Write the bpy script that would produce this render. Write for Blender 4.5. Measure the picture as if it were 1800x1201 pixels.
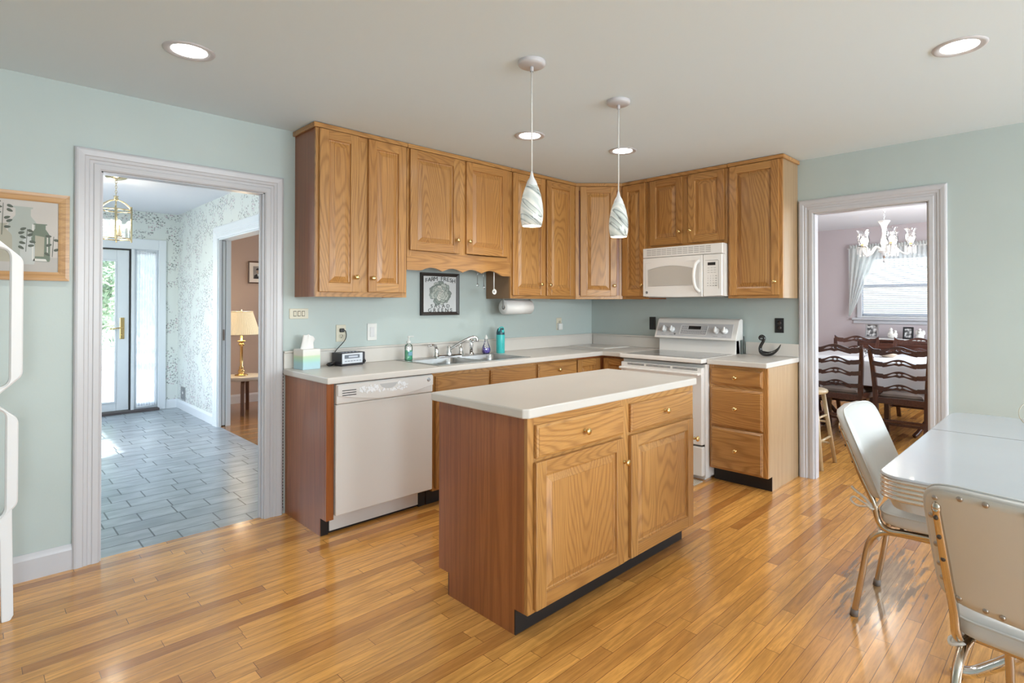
import bpy, bmesh, math, random
from mathutils import Vector, Matrix
random.seed(7)
PI = math.pi
for o in list(bpy.data.objects):
    bpy.data.objects.remove(o, do_unlink=True)
scene = bpy.context.scene
COL = scene.collection
H = 2.432            # kitchen ceiling height

# ------------------------------------------------------------------ camera
cam_d = bpy.data.cameras.new('camera')
cam = bpy.data.objects.new('camera', cam_d); COL.objects.link(cam)
cam.location = (-4.4948, -3.6369, 1.3235)
cam.rotation_euler = (PI/2 + 0.0084, 0, 0.7751 - PI/2)
cam_d.sensor_width = 36.0
cam_d.lens = 982.659/1800*36
cam_d.shift_x = -(946.5 - 900)/1800
cam_d.shift_y = -(600.5 - 526.6)/1800
cam_d.clip_start = 0.05
scene.camera = cam

# ------------------------------------------------------------------ world, sun, daylight, exposure
w = bpy.data.worlds.new('world'); scene.world = w; w.use_nodes = True
nt = w.node_tree
bg = nt.nodes['Background']
sky = nt.nodes.new('ShaderNodeTexSky')
sky.sky_type = 'NISHITA'; sky.sun_disc = False
sky.sun_elevation = math.radians(55); sky.sun_rotation = math.radians(250)
sky.air_density = 1.2; sky.dust_density = 2.0
nt.links.new(sky.outputs[0], bg.inputs[0]); bg.inputs[1].default_value = 0.85

def sun(name, energy, direction, angle):
    d = bpy.data.lights.new(name, 'SUN'); d.energy = energy; d.angle = angle
    o = bpy.data.objects.new(name, d); COL.objects.link(o)
    o.rotation_euler = Vector(direction).to_track_quat('-Z', 'Y').to_euler()
sun('sun_light', 9.0, (0.55, 0.25, -0.80), 0.02)

def area(name, loc, direction, sx, sy, power, color=(1, 1, 1)):
    d = bpy.data.lights.new(name, 'AREA'); d.shape = 'RECTANGLE'
    d.size = sx; d.size_y = sy; d.energy = power; d.color = color
    o = bpy.data.objects.new(name, d); COL.objects.link(o); o.location = loc
    o.rotation_euler = Vector(direction).to_track_quat('-Z', 'Z').to_euler()
    return o
DAY = (0.84, 0.935, 1.0)
area('daylight_breakfast_window', (-2.0, -7.56, 1.45), (0, 1, 0), 2.96, 1.52, 185, DAY)
area('daylight_side_window', (-5.3, -7.56, 1.5), (0, 1, 0), 0.96, 1.26, 85, DAY)
area('dining_fill_added', (2.4, -4.27, 1.5), (0, 1, 0), 2.16, 1.26, 100, DAY)  # added fill lamp, set in an unseen dining room window
area('foyer_fill_added', (-5.07, 2.6, 1.5), (1, 0, 0), 1.64, 1.54, 36, DAY)  # unseen lamp added to brighten the foyer from its left wall
area('living_fill_added', (1.07, 2.6, 1.5), (-1, 0, 0), 2.04, 1.44, 42, (1, 0.95, 0.88))  # made-up window light, put in to brighten the living room

vs = scene.view_settings
vs.view_transform = 'Standard'; vs.look = 'None'; vs.gamma = 1.0; vs.use_curve_mapping = False
vs.exposure = 0.22

# ------------------------------------------------------------------ mesh helper
class MB:
    """collects shapes; build() links them as ONE mesh object"""
    def __init__(self): self.bm = bmesh.new(); self.mi = 0
    def _merge(self, tb, smooth=False):
        for f in tb.faces: f.material_index = self.mi; f.smooth = smooth
        me = bpy.data.meshes.new('t'); tb.to_mesh(me); tb.free()
        self.bm.from_mesh(me); bpy.data.meshes.remove(me)
        return self
    def mat(self, i): self.mi = i; return self
    def box(self, x0, x1, y0, y1, z0, z1, bev=0.0, seg=2, M=None):
        tb = bmesh.new(); bmesh.ops.create_cube(tb, size=1)
        for v in tb.verts:
            v.co = Vector(((x0+x1)/2 + v.co.x*(x1-x0), (y0+y1)/2 + v.co.y*(y1-y0), (z0+z1)/2 + v.co.z*(z1-z0)))
        if bev > 0:
            bev = min(bev, abs(x1-x0)*.49, abs(y1-y0)*.49, abs(z1-z0)*.49)
            bmesh.ops.bevel(tb, geom=tb.edges[:], offset=bev, segments=seg, affect='EDGES', profile=0.5)
        if M: bmesh.ops.transform(tb, matrix=M, verts=tb.verts)
        bmesh.ops.recalc_face_normals(tb, faces=tb.faces)
        return self._merge(tb, bev > 0.012)
    def tube(self, pts, r, seg=12, caps=True, closed=False):
        pts = [Vector(p) for p in pts]; n = len(pts)
        rs = r if isinstance(r, (list, tuple)) else [r]*n
        tb = bmesh.new(); rings = []; up = None
        for i, p in enumerate(pts):
            if closed: t = (pts[(i+1) % n]-pts[i-1])
            else: t = (pts[min(i+1, n-1)]-pts[max(i-1, 0)])
            t = t.normalized() if t.length > 1e-9 else Vector((0, 0, 1))
            if up is None:
                up = Vector((0, 0, 1)) if abs(t.z) < 0.95 else Vector((1, 0, 0))
            a = (up - t*up.dot(t))
            if a.length < 1e-6: a = t.orthogonal()
            a.normalize(); up = a; b = t.cross(a)
            rings.append([tb.verts.new(p + (a*math.cos(2*PI*k/seg)+b*math.sin(2*PI*k/seg))*rs[i]) for k in range(seg)])
        m = n if closed else n-1
        for i in range(m):
            A, B = rings[i], rings[(i+1) % n]
            for k in range(seg):
                tb.faces.new((A[k], A[(k+1) % seg], B[(k+1) % seg], B[k]))
        if caps and not closed:
            tb.faces.new(rings[0][::-1]); tb.faces.new(rings[-1])
        bmesh.ops.recalc_face_normals(tb, faces=tb.faces)
        return self._merge(tb, True)
    def cyl(self, p0, p1, r0, r1=None, seg=20): return self.tube([p0, p1], [r0, r0 if r1 is None else r1], seg)
    def lathe(self, prof, c=(0, 0, 0), seg=28, axis=2, M=None, smooth=True, sx=1, sy=1):
        tb = bmesh.new(); rings = []
        for (r, z) in prof:
            if r < 1e-6: rings.append([tb.verts.new((0, 0, z))])
            else: rings.append([tb.verts.new((r*sx*math.cos(2*PI*k/seg), r*sy*math.sin(2*PI*k/seg), z)) for k in range(seg)])
        for A, B in zip(rings, rings[1:]):
            for k in range(seg):
                k2 = (k+1) % seg
                if len(A) == 1 and len(B) == 1: break
                if len(A) == 1: tb.faces.new((A[0], B[k], B[k2]))
                elif len(B) == 1: tb.faces.new((A[k], A[k2], B[0]))
                else: tb.faces.new((A[k], A[k2], B[k2], B[k]))
        R = Matrix.Identity(4)
        if axis == 0: R = Matrix.Rotation(PI/2, 4, 'Y')
        if axis == 1: R = Matrix.Rotation(PI/2, 4, 'X')      # +z profile -> -y
        bmesh.ops.transform(tb, matrix=Matrix.Translation(c) @ (M or Matrix.Identity(4)) @ R, verts=tb.verts)
        bmesh.ops.recalc_face_normals(tb, faces=tb.faces)
        return self._merge(tb, smooth)
    def sphere(self, c, r, seg=16, scale=(1, 1, 1)):
        tb = bmesh.new(); bmesh.ops.create_uvsphere(tb, u_segments=seg, v_segments=max(8, seg//2), radius=r)
        for v in tb.verts: v.co = Vector(c) + Vector((v.co.x*scale[0], v.co.y*scale[1], v.co.z*scale[2]))
        return self._merge(tb, True)
    def prism(self, poly, axis, a0, a1, bev=0.0, smooth=False):
        """poly in the two other axes (order x,y,z without axis), extruded a0..a1"""
        tb = bmesh.new()
        def P(q, a):
            l = list(q); l.insert(axis, a); return l
        A = [tb.verts.new(P(q, a0)) for q in poly]; B = [tb.verts.new(P(q, a1)) for q in poly]
        n = len(poly)
        tb.faces.new(A); tb.faces.new(B[::-1])
        for i in range(n): tb.faces.new((A[i], A[(i+1) % n], B[(i+1) % n], B[i]))
        bmesh.ops.recalc_face_normals(tb, faces=tb.faces)
        if bev > 0:
            bmesh.ops.bevel(tb, geom=[e for e in tb.edges if e.calc_face_angle(0) > 0.6], offset=bev, segments=2, affect='EDGES', profile=0.5)
        return self._merge(tb, smooth)
    def grid(self, f, nu, nv, smooth=True, thick=0.0):
        tb = bmesh.new()
        V = [[tb.verts.new(f(i/nu, j/nv)) for j in range(nv+1)] for i in range(nu+1)]
        for i in range(nu):
            for j in range(nv):
                tb.faces.new((V[i][j], V[i+1][j], V[i+1][j+1], V[i][j+1]))
        bmesh.ops.recalc_face_normals(tb, faces=tb.faces)
        if thick: bmesh.ops.solidify(tb, geom=tb.faces[:], thickness=thick)
        return self._merge(tb, smooth)
    def poly(self, pts):
        tb = bmesh.new(); tb.faces.new([tb.verts.new(p) for p in pts]); return self._merge(tb)
    def rings(self, loops, cap=True, smooth=False):
        """loops: list of equal-length point loops, bridged in order, last one capped"""
        tb = bmesh.new(); R = [[tb.verts.new(p) for p in L] for L in loops]; n = len(loops[0])
        for A, B in zip(R, R[1:]):
            for k in range(n): tb.faces.new((A[k], A[(k+1) % n], B[(k+1) % n], B[k]))
        if cap: tb.faces.new(R[-1])
        bmesh.ops.recalc_face_normals(tb, faces=tb.faces)
        return self._merge(tb, smooth)
    def build(self, name, mats, parent=None, loc=(0, 0, 0), rot=(0, 0, 0)):
        me = bpy.data.meshes.new(name)
        self.bm.to_mesh(me); self.bm.free()
        for m in (mats if isinstance(mats, (list, tuple)) else [mats]): me.materials.append(m)
        o = bpy.data.objects.new(name, me); COL.objects.link(o)
        if parent: o.parent = parent
        o.location = loc; o.rotation_euler = rot
        return o

def tag(o, label, cat, group=None):
    o['label'] = label; o['category'] = cat
    if group: o['group'] = group
    return o
def thing(name, label, cat, loc=(0, 0, 0), rz=0, group=None):
    o = bpy.data.objects.new(name, None); COL.objects.link(o)
    o.location = loc; o.rotation_euler = (0, 0, rz); o.empty_display_size = 0.05
    return tag(o, label, cat, group)
def struct(name, mb, m, label=None):
    o = mb.build(name, m); o['kind'] = 'structure'
    return o
def copy_thing(root, loc, rz, label, group=None):
    r = root.copy(); COL.objects.link(r); r.location = loc; r.rotation_euler = (0, 0, rz); r['label'] = label
    if group: r['group'] = group
    for ch in list(root.children):
        c = ch.copy(); COL.objects.link(c); c.parent = r
        for g in list(ch.children):
            d = g.copy(); COL.objects.link(d); d.parent = c
    return r
def bez(pts, n=8):
    """Catmull-Rom through points"""
    P = [Vector(p) for p in pts]; out = []
    for i in range(len(P)-1):
        p0 = P[max(i-1, 0)]; p1 = P[i]; p2 = P[i+1]; p3 = P[min(i+2, len(P)-1)]
        for k in range(n):
            t = k/n
            out.append(0.5*((2*p1)+(p2-p0)*t+(2*p0-5*p1+4*p2-p3)*t*t+(3*p1-p0-3*p2+p3)*t**3))
    out.append(P[-1]); return out
def text_mesh(txt, size, depth=0.0004, align='CENTER'):
    c = bpy.data.curves.new('t', 'FONT'); c.body = txt; c.size = size; c.extrude = depth; c.align_x = align
    o = bpy.data.objects.new('t', c); COL.objects.link(o)
    bpy.context.view_layer.update()
    me = bpy.data.meshes.new_from_object(o.evaluated_get(bpy.context.evaluated_depsgraph_get()))
    bpy.data.objects.remove(o, do_unlink=True); bpy.data.curves.remove(c)
    return me
def add_text(mb, txt, size, M, sx=1.0):
    """adds text standing in the local x-z plane facing -y, then M"""
    me = text_mesh(txt, size)
    tb = bmesh.new(); tb.from_mesh(me); bpy.data.meshes.remove(me)
    bmesh.ops.transform(tb, matrix=M @ Matrix.Rotation(PI/2, 4, 'X') @ Matrix.Scale(sx, 4, (1, 0, 0)), verts=tb.verts)
    mb._merge(tb); return mb

# ------------------------------------------------------------------ materials
def newmat(name):
    m = bpy.data.materials.new(name); m.use_nodes = True
    return m, m.node_tree, m.node_tree.nodes['Principled BSDF']
def N(nt, t, **kw):
    n = nt.nodes.new(t)
    for k, v in kw.items(): setattr(n, k, v)
    return n
def plain(name, col, rough=0.5, metal=0.0, spec=0.5, bump=0.0, bscale=200, emit=None, es=0, coat=0, var=0.0):
    m, nt, b = newmat(name)
    b.inputs['Base Color'].default_value = (*col, 1); b.inputs['Roughness'].default_value = rough
    b.inputs['Metallic'].default_value = metal; b.inputs['Specular IOR Level'].default_value = spec
    b.inputs['Coat Weight'].default_value = coat
    if emit: b.inputs['Emission Color'].default_value = (*emit, 1); b.inputs['Emission Strength'].default_value = es
    tc = N(nt, 'ShaderNodeTexCoord')
    if bump:
        n = N(nt, 'ShaderNodeTexNoise'); n.inputs['Scale'].default_value = bscale
        nt.links.new(tc.outputs['Object'], n.inputs['Vector'])
        bp = N(nt, 'ShaderNodeBump'); bp.inputs['Strength'].default_value = bump; bp.inputs['Distance'].default_value = 0.002
        nt.links.new(n.outputs[0], bp.inputs['Height']); nt.links.new(bp.outputs[0], b.inputs['Normal'])
    if var:
        n = N(nt, 'ShaderNodeTexNoise'); n.inputs['Scale'].default_value = 3.0; n.inputs['Detail'].default_value = 3
        nt.links.new(tc.outputs['Object'], n.inputs['Vector'])
        r = N(nt, 'ShaderNodeValToRGB')
        r.color_ramp.elements[0].position = 0.3; r.color_ramp.elements[1].position = 0.7
        r.color_ramp.elements[0].color = (*[c*(1-var) for c in col], 1); r.color_ramp.elements[1].color = (*[min(1, c*(1+var)) for c in col], 1)
        nt.links.new(n.outputs[0], r.inputs[0]); nt.links.new(r.outputs[0], b.inputs['Base Color'])
    return m
def math_n(nt, op, a, b=None):
    n = N(nt, 'ShaderNodeMath', operation=op)
    for i, v in enumerate((a, b)):
        if v is None: continue
        if isinstance(v, (int, float)): n.inputs[i].default_value = v
        else: nt.links.new(v, n.inputs[i])
    return n.outputs[0]
def ramp(nt, src, stops, interp='LINEAR'):
    r = N(nt, 'ShaderNodeValToRGB'); r.color_ramp.interpolation = interp
    els = r.color_ramp.elements
    while len(els) < len(stops): els.new(0.5)
    for e, (p, c) in zip(els, stops): e.position = p; e.color = (*c, 1) if len(c) == 3 else c
    nt.links.new(src, r.inputs[0]); return r.outputs[0]
def mixc(nt, fac, a, b, mode='MIX'):
    n = N(nt, 'ShaderNodeMix', data_type='RGBA', blend_type=mode)
    for i, v in ((0, fac), (6, a), (7, b)):
        if isinstance(v, (int, float)): n.inputs[i].default_value = v
        elif isinstance(v, tuple): n.inputs[i].default_value = (*v, 1) if len(v) == 3 else v
        else: nt.links.new(v, n.inputs[i])
    return n.outputs[2]

def oak(name, axis, light, mid, dark, rough=0.32, freq=42.0, straight=False):
    """oak with cathedral figure running along `axis`; a fresh piece of wood for every object"""
    m, nt, b = newmat(name); L = nt.links
    tc = N(nt, 'ShaderNodeTexCoord'); oi = N(nt, 'ShaderNodeObjectInfo')
    add = N(nt, 'ShaderNodeVectorMath', operation='ADD')
    rv = N(nt, 'ShaderNodeCombineXYZ')
    for i, k in enumerate((37.0, 61.0, 83.0)):
        L.new(math_n(nt, 'MULTIPLY', oi.outputs['Random'], k), rv.inputs[i])
    L.new(tc.outputs['Object'], add.inputs[0]); L.new(rv.outputs[0], add.inputs[1])
    def stretched(s):
        mp = N(nt, 'ShaderNodeMapping'); sc = [1, 1, 1]; sc[axis] = s
        mp.inputs['Scale'].default_value = sc; L.new(add.outputs[0], mp.inputs[0]); return mp.outputs[0]
    n1 = N(nt, 'ShaderNodeTexNoise'); n1.inputs['Scale'].default_value = 14.0 if straight else 4.2; n1.inputs['Detail'].default_value = 1.0
    n1.inputs['Roughness'].default_value = 0.35
    L.new(stretched(0.02 if straight else 0.13), n1.inputs['Vector'])
    v = math_n(nt, 'MULTIPLY', n1.outputs[0], (9.0 if straight else freq)*2*PI)
    n1b = N(nt, 'ShaderNodeTexNoise'); n1b.inputs['Scale'].default_value = 60; n1b.inputs['Detail'].default_value = 2
    L.new(stretched(0.06), n1b.inputs['Vector'])
    v = math_n(nt, 'ADD', v, math_n(nt, 'MULTIPLY', n1b.outputs[0], 2.2))
    s = math_n(nt, 'SINE', v)
    s = math_n(nt, 'MULTIPLY_ADD', s, 0.5); s.node.inputs[2].default_value = 0.5
    s = math_n(nt, 'POWER', s, 2.6)
    n2 = N(nt, 'ShaderNodeTexNoise'); n2.inputs['Scale'].default_value = 260; n2.inputs['Detail'].default_value = 2
    L.new(stretched(0.03), n2.inputs['Vector'])
    pores = ramp(nt, n2.outputs[0], [(0.42, (0, 0, 0)), (0.62, (1, 1, 1))])
    n3 = N(nt, 'ShaderNodeTexNoise'); n3.inputs['Scale'].default_value = 2.0; n3.inputs['Detail'].default_value = 1
    L.new(stretched(0.25), n3.inputs['Vector'])
    base = mixc(nt, ramp(nt, n3.outputs[0], [(0.35, (0, 0, 0)), (0.65, (1, 1, 1))]), mid, light)
    c = mixc(nt, math_n(nt, 'MULTIPLY', s, 0.42 if straight else 0.47), base, dark)
    c = mixc(nt, math_n(nt, 'MULTIPLY', pores, 0.28), c, dark)
    # each piece of wood a little lighter or darker
    tone = ramp(nt, oi.outputs['Random'], [(0, (0.88, 0.86, 0.84)), (1, (1.08, 1.08, 1.08))])
    c = mixc(nt, 1.0, c, tone, 'MULTIPLY')
    L.new(c, b.inputs['Base Color']); b.inputs['Roughness'].default_value = rough
    b.inputs['Coat Weight'].default_value = 0.25; b.inputs['Coat Roughness'].default_value = 0.2
    bp = N(nt, 'ShaderNodeBump'); bp.inputs['Strength'].default_value = 0.12; bp.inputs['Distance'].default_value = 0.001
    L.new(n2.outputs[0], bp.inputs['Height']); L.new(bp.outputs[0], b.inputs['Normal'])
    return m
OL, OM, OD = (0.57, 0.300, 0.096), (0.47, 0.225, 0.064), (0.22, 0.084, 0.020)
M_OAKV = oak('oak_upright', 2, OL, OM, OD)
M_OAKH = oak('oak_lengthwise', 0, OL, OM, OD)
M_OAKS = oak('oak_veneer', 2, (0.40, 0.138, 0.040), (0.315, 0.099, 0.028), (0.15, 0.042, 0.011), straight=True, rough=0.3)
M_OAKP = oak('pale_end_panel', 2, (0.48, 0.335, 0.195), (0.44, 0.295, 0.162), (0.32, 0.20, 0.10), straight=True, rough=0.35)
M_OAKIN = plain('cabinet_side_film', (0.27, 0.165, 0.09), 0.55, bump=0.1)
M_FRAMEOAK = oak('frame_oak', 0, (0.55, 0.33, 0.15), (0.46, 0.25, 0.10), (0.30, 0.15, 0.06), straight=True)

def plank_floor(name, light, dark, rough=0.22):
    m, nt, b = newmat(name); L = nt.links
    tc = N(nt, 'ShaderNodeTexCoord')
    br = N(nt, 'ShaderNodeTexBrick'); br.offset = 0.37; br.offset_frequency = 1; br.squash = 1
    br.inputs['Color1'].default_value = (0, 0, 0, 1); br.inputs['Color2'].default_value = (1, 1, 1, 1)
    br.inputs['Mortar'].default_value = (0.5, 0.5, 0.5, 1)
    br.inputs['Scale'].default_value = 1; br.inputs['Mortar Size'].default_value = 0.0009
    br.inputs['Mortar Smooth'].default_value = 0.1; br.inputs['Bias'].default_value = 0
    br.inputs['Brick Width'].default_value = 0.83; br.inputs['Row Height'].default_value = 0.0572
    # break the bond: shift every row by its own amount
    sep = N(nt, 'ShaderNodeSeparateXYZ'); L.new(tc.outputs['Object'], sep.inputs[0])
    row = math_n(nt, 'FLOOR', math_n(nt, 'DIVIDE', sep.outputs[1], 0.0572))
    wn = N(nt, 'ShaderNodeTexWhiteNoise', noise_dimensions='1D'); L.new(row, wn.inputs['W'])
    cx = N(nt, 'ShaderNodeCombineXYZ')
    L.new(math_n(nt, 'ADD', sep.outputs[0], math_n(nt, 'MULTIPLY', wn.outputs[0], 3.0)), cx.inputs[0])
    L.new(sep.outputs[1], cx.inputs[1])
    L.new(cx.outputs[0], br.inputs['Vector'])
    bw = N(nt, 'ShaderNodeRGBToBW'); L.new(br.outputs['Color'], bw.inputs[0])
    rnd = bw.outputs[0]
    off = N(nt, 'ShaderNodeCombineXYZ'); L.new(math_n(nt, 'MULTIPLY', rnd, 57.0), off.inputs[0]); L.new(math_n(nt, 'MULTIPLY', row, 0.71), off.inputs[2])
    add = N(nt, 'ShaderNodeVectorMath', operation='ADD'); L.new(tc.outputs['Object'], add.inputs[0]); L.new(off.outputs[0], add.inputs[1])
    mp = N(nt, 'ShaderNodeMapping'); mp.inputs['Scale'].default_value = (0.09, 1, 1); L.new(add.outputs[0], mp.inputs[0])
    n1 = N(nt, 'ShaderNodeTexNoise'); n1.inputs['Scale'].default_value = 14; n1.inputs['Detail'].default_value = 1.5
    L.new(mp.outputs[0], n1.inputs['Vector'])
    s = math_n(nt, 'SINE', math_n(nt, 'MULTIPLY', n1.outputs[0], 40.0))
    s = math_n(nt, 'MULTIPLY_ADD', s, 0.5); s.node.inputs[2].default_value = 0.5
    n2 = N(nt, 'ShaderNodeTexNoise'); n2.inputs['Scale'].default_value = 170; n2.inputs['Detail'].default_value = 2
    L.new(mp.outputs[0], n2.inputs['Vector'])
    tone = ramp(nt, rnd, [(0.0, dark), (0.14, tuple(a*.55+c*.45 for a, c in zip(light, dark))), (0.3, tuple(a*.8+c*.2 for a, c in zip(light, dark))), (0.7, light), (1.0, tuple(min(1, c*1.16) for c in light))])
    c = mixc(nt, math_n(nt, 'MULTIPLY', s, 0.30), tone, tuple(d*0.55 for d in dark))
    c = mixc(nt, math_n(nt, 'MULTIPLY', ramp(nt, n2.outputs[0], [(0.45, (0, 0, 0)), (0.65, (1, 1, 1))]), 0.22), c, tuple(d*0.5 for d in dark))
    # patch by the dinette chair where the finish has worn through
    ws = N(nt, 'ShaderNodeVectorMath', operation='SUBTRACT'); L.new(tc.outputs['Object'], ws.inputs[0]); ws.inputs[1].default_value = (-1.45, -2.93, 0)
    wsc = N(nt, 'ShaderNodeVectorMath', operation='MULTIPLY'); L.new(ws.outputs[0], wsc.inputs[0]); wsc.inputs[1].default_value = (2.0, 6.0, 1)
    wl = N(nt, 'ShaderNodeVectorMath', operation='LENGTH'); L.new(wsc.outputs[0], wl.inputs[0])
    n4 = N(nt, 'ShaderNodeTexNoise'); n4.inputs['Scale'].default_value = 30; n4.inputs['Detail'].default_value = 4
    mp4 = N(nt, 'ShaderNodeMapping'); mp4.inputs['Scale'].default_value = (0.22, 1.6, 1); L.new(tc.outputs['Object'], mp4.inputs[0]); L.new(mp4.outputs[0], n4.inputs['Vector'])
    worn = math_n(nt, 'SUBTRACT', math_n(nt, 'ADD', 1.05, math_n(nt, 'MULTIPLY', math_n(nt, 'SUBTRACT', n4.outputs[0], 0.5), 2.2)), wl.outputs[1])
    worn = ramp(nt, worn, [(0.15, (0, 0, 0)), (0.4, (1, 1, 1))])
    c = mixc(nt, math_n(nt, 'MULTIPLY', worn, 0.8), c, ramp(nt, n4.outputs[0], [(0.4, (0.34, 0.24, 0.14)), (0.6, (0.12, 0.085, 0.05))]))
    c = mixc(nt, br.outputs['Fac'], c, (0.12, 0.05, 0.015))
    L.new(c, b.inputs['Base Color'])
    rr = math_n(nt, 'ADD', math_n(nt, 'MULTIPLY', n2.outputs[0], 0.12), rough-0.06)
    rr = math_n(nt, 'ADD', rr, math_n(nt, 'MULTIPLY', worn, 0.1))
    L.new(rr, b.inputs['Roughness'])
    bp = N(nt, 'ShaderNodeBump'); bp.inputs['Strength'].default_value = 0.25; bp.inputs['Distance'].default_value = 0.001
    n5 = N(nt, 'ShaderNodeTexNoise'); n5.inputs['Scale'].default_value = 9; mp5 = N(nt, 'ShaderNodeMapping'); mp5.inputs['Scale'].default_value = (0.15, 2, 1)
    L.new(add.outputs[0], mp5.inputs[0]); L.new(mp5.outputs[0], n5.inputs['Vector'])
    hgt = math_n(nt, 'SUBTRACT', math_n(nt, 'ADD', n5.outputs[0], math_n(nt, 'MULTIPLY', rnd, 0.6)), math_n(nt, 'MULTIPLY', br.outputs['Fac'], 1.0))
    L.new(hgt, bp.inputs['Height']); L.new(bp.outputs[0], b.inputs['Normal'])
    b.inputs['Coat Weight'].default_value = 0.4; b.inputs['Coat Roughness'].default_value = 0.12
    return m
M_FLOOR = plank_floor('strip_oak_floor', (0.78, 0.38, 0.092), (0.44, 0.175, 0.040))
M_FLOOR2 = plank_floor('strip_floor_living', (0.42, 0.20, 0.065), (0.30, 0.13, 0.04))

def slate(name):
    m, nt, b = newmat(name); L = nt.links
    tc = N(nt, 'ShaderNodeTexCoord')
    def bricks(w, h, off, mort):
        br = N(nt, 'ShaderNodeTexBrick'); br.offset = off; br.offset_frequency = 2; br.squash = 0.55; br.squash_frequency = 3
        br.inputs['Color1'].default_value = (0, 0, 0, 1); br.inputs['Color2'].default_value = (1, 1, 1, 1); br.inputs['Mortar'].default_value = (.5, .5, .5, 1)
        br.inputs['Scale'].default_value = 1; br.inputs['Mortar Size'].default_value = mort; br.inputs['Mortar Smooth'].default_value = 0.2
        br.inputs['Brick Width'].default_value = w; br.inputs['Row Height'].default_value = h
        L.new(tc.outputs['Object'], br.inputs['Vector']); return br
    br = bricks(0.34, 0.165, 0.42, 0.0045)
    n = N(nt, 'ShaderNodeTexNoise'); n.inputs['Scale'].default_value = 9; n.inputs['Detail'].default_value = 5
    mp = N(nt, 'ShaderNodeMapping'); mp.inputs['Scale'].default_value = (0.6, 1.4, 1); mp.inputs['Rotation'].default_value = (0, 0, 0.4)
    L.new(tc.outputs['Object'], mp.inputs[0]); L.new(mp.outputs[0], n.inputs['Vector'])
    bw = N(nt, 'ShaderNodeRGBToBW'); L.new(br.outputs['Color'], bw.inputs[0])
    c = ramp(nt, n.outputs[0], [(0.3, (0.26, 0.30, 0.32)), (0.55, (0.35, 0.395, 0.42)), (0.75, (0.47, 0.51, 0.53))])
    tone = ramp(nt, bw.outputs[0], [(0, (0.85, 0.86, 0.88)), (1, (1.1, 1.1, 1.08))])
    c = mixc(nt, 1.0, c, tone, 'MULTIPLY')
    c = mixc(nt, br.outputs['Fac'], c, (0.075, 0.09, 0.10))
    L.new(c, b.inputs['Base Color']); b.inputs['Roughness'].default_value = 0.30
    bp = N(nt, 'ShaderNodeBump'); bp.inputs['Strength'].default_value = 0.3; bp.inputs['Distance'].default_value = 0.003
    L.new(math_n(nt, 'SUBTRACT', n.outputs[0], br.outputs['Fac']), bp.inputs['Height']); L.new(bp.outputs[0], b.inputs['Normal'])
    return m
M_SLATE = slate('slate_tile')

def wallpaper(name):
    m, nt, b = newmat(name); L = nt.links
    tc = N(nt, 'ShaderNodeTexCoord')
    def vor(scale, feat='F1'):
        v = N(nt, 'ShaderNodeTexVoronoi', feature=feat); v.inputs['Scale'].default_value = scale
        nw = N(nt, 'ShaderNodeTexNoise'); nw.inputs['Scale'].default_value = scale*.9; nw.inputs['Detail'].default_value = 2; L.new(tc.outputs['Object'], nw.inputs['Vector'])
        sc = N(nt, 'ShaderNodeVectorMath', operation='SCALE'); sc.inputs['Scale'].default_value = 1.3/scale; L.new(nw.outputs['Color'], sc.inputs[0])
        ad = N(nt, 'ShaderNodeVectorMath', operation='ADD'); L.new(tc.outputs['Object'], ad.inputs[0]); L.new(sc.outputs[0], ad.inputs[1])
        L.new(ad.outputs[0], v.inputs['Vector']); return v
    big = vor(5.0)
    n = N(nt, 'ShaderNodeTexNoise'); n.inputs['Scale'].default_value = 6; n.inputs['Detail'].default_value = 2
    L.new(tc.outputs['Object'], n.inputs['Vector'])
    cl = math_n(nt, 'ADD', big.outputs['Distance'], math_n(nt, 'MULTIPLY', math_n(nt, 'SUBTRACT', n.outputs[0], 0.5), 1.3))
    cluster = ramp(nt, cl, [(0.56, (1, 1, 1)), (0.66, (0, 0, 0))])
    leaf = vor(48)
    lm = ramp(nt, leaf.outputs['Distance'], [(0.40, (1, 1, 1)), (0.50, (0, 0, 0))])
    pick = N(nt, 'ShaderNodeSeparateColor'); L.new(leaf.outputs['Color'], pick.inputs[0])
    on = math_n(nt, 'GREATER_THAN', pick.outputs[0], 0.22)
    leafc = ramp(nt, pick.outputs[1], [(0.0, (0.20, 0.23, 0.21)), (0.25, (0.36, 0.38, 0.38)), (0.55, (0.50, 0.40, 0.43)), (0.8, (0.44, 0.45, 0.50))], 'CONSTANT')
    fac = math_n(nt, 'MULTIPLY', math_n(nt, 'MULTIPLY', cluster, lm), on)
    c = mixc(nt, math_n(nt, 'MULTIPLY', fac, 0.9), (0.69, 0.735, 0.70), leafc)
    L.new(c, b.inputs['Base Color']); b.inputs['Roughness'].default_value = 0.6
    return m
M_PAPER = wallpaper('floral_wallpaper')

M_MINT = plain('mint_wall_paint', (0.475, 0.545, 0.53), 0.45, bump=0.08, bscale=120, var=0.02)
M_CEIL = plain('ceiling_paint', (0.75, 0.87, 0.95), 0.9, bump=0.1, bscale=90)
M_CEIL2 = plain('foyer_ceiling_paint', (0.74, 0.76, 0.80), 0.9, bump=0.1, bscale=90)
M_TRIM = plain('white_trim_gloss', (0.555, 0.55, 0.575), 0.3)
M_TRIMB = plain('foyer_trim_paint', (0.72, 0.77, 0.80), 0.32)
M_MAUVE = plain('mauve_wall_paint', (0.55, 0.48, 0.49), 0.6, bump=0.08, bscale=120)
M_TAUPE = plain('taupe_wall_paint', (0.46, 0.365, 0.315), 0.6, bump=0.08, bscale=120)
M_LAM = plain('bone_laminate', (0.63, 0.595, 0.555), 0.32, bump=0.03, bscale=300, var=0.03)
M_WHITE = plain('appliance_enamel', (0.79, 0.765, 0.74), 0.22)
M_WHITE2 = plain('appliance_plastic', (0.77, 0.75, 0.73), 0.35)
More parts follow.
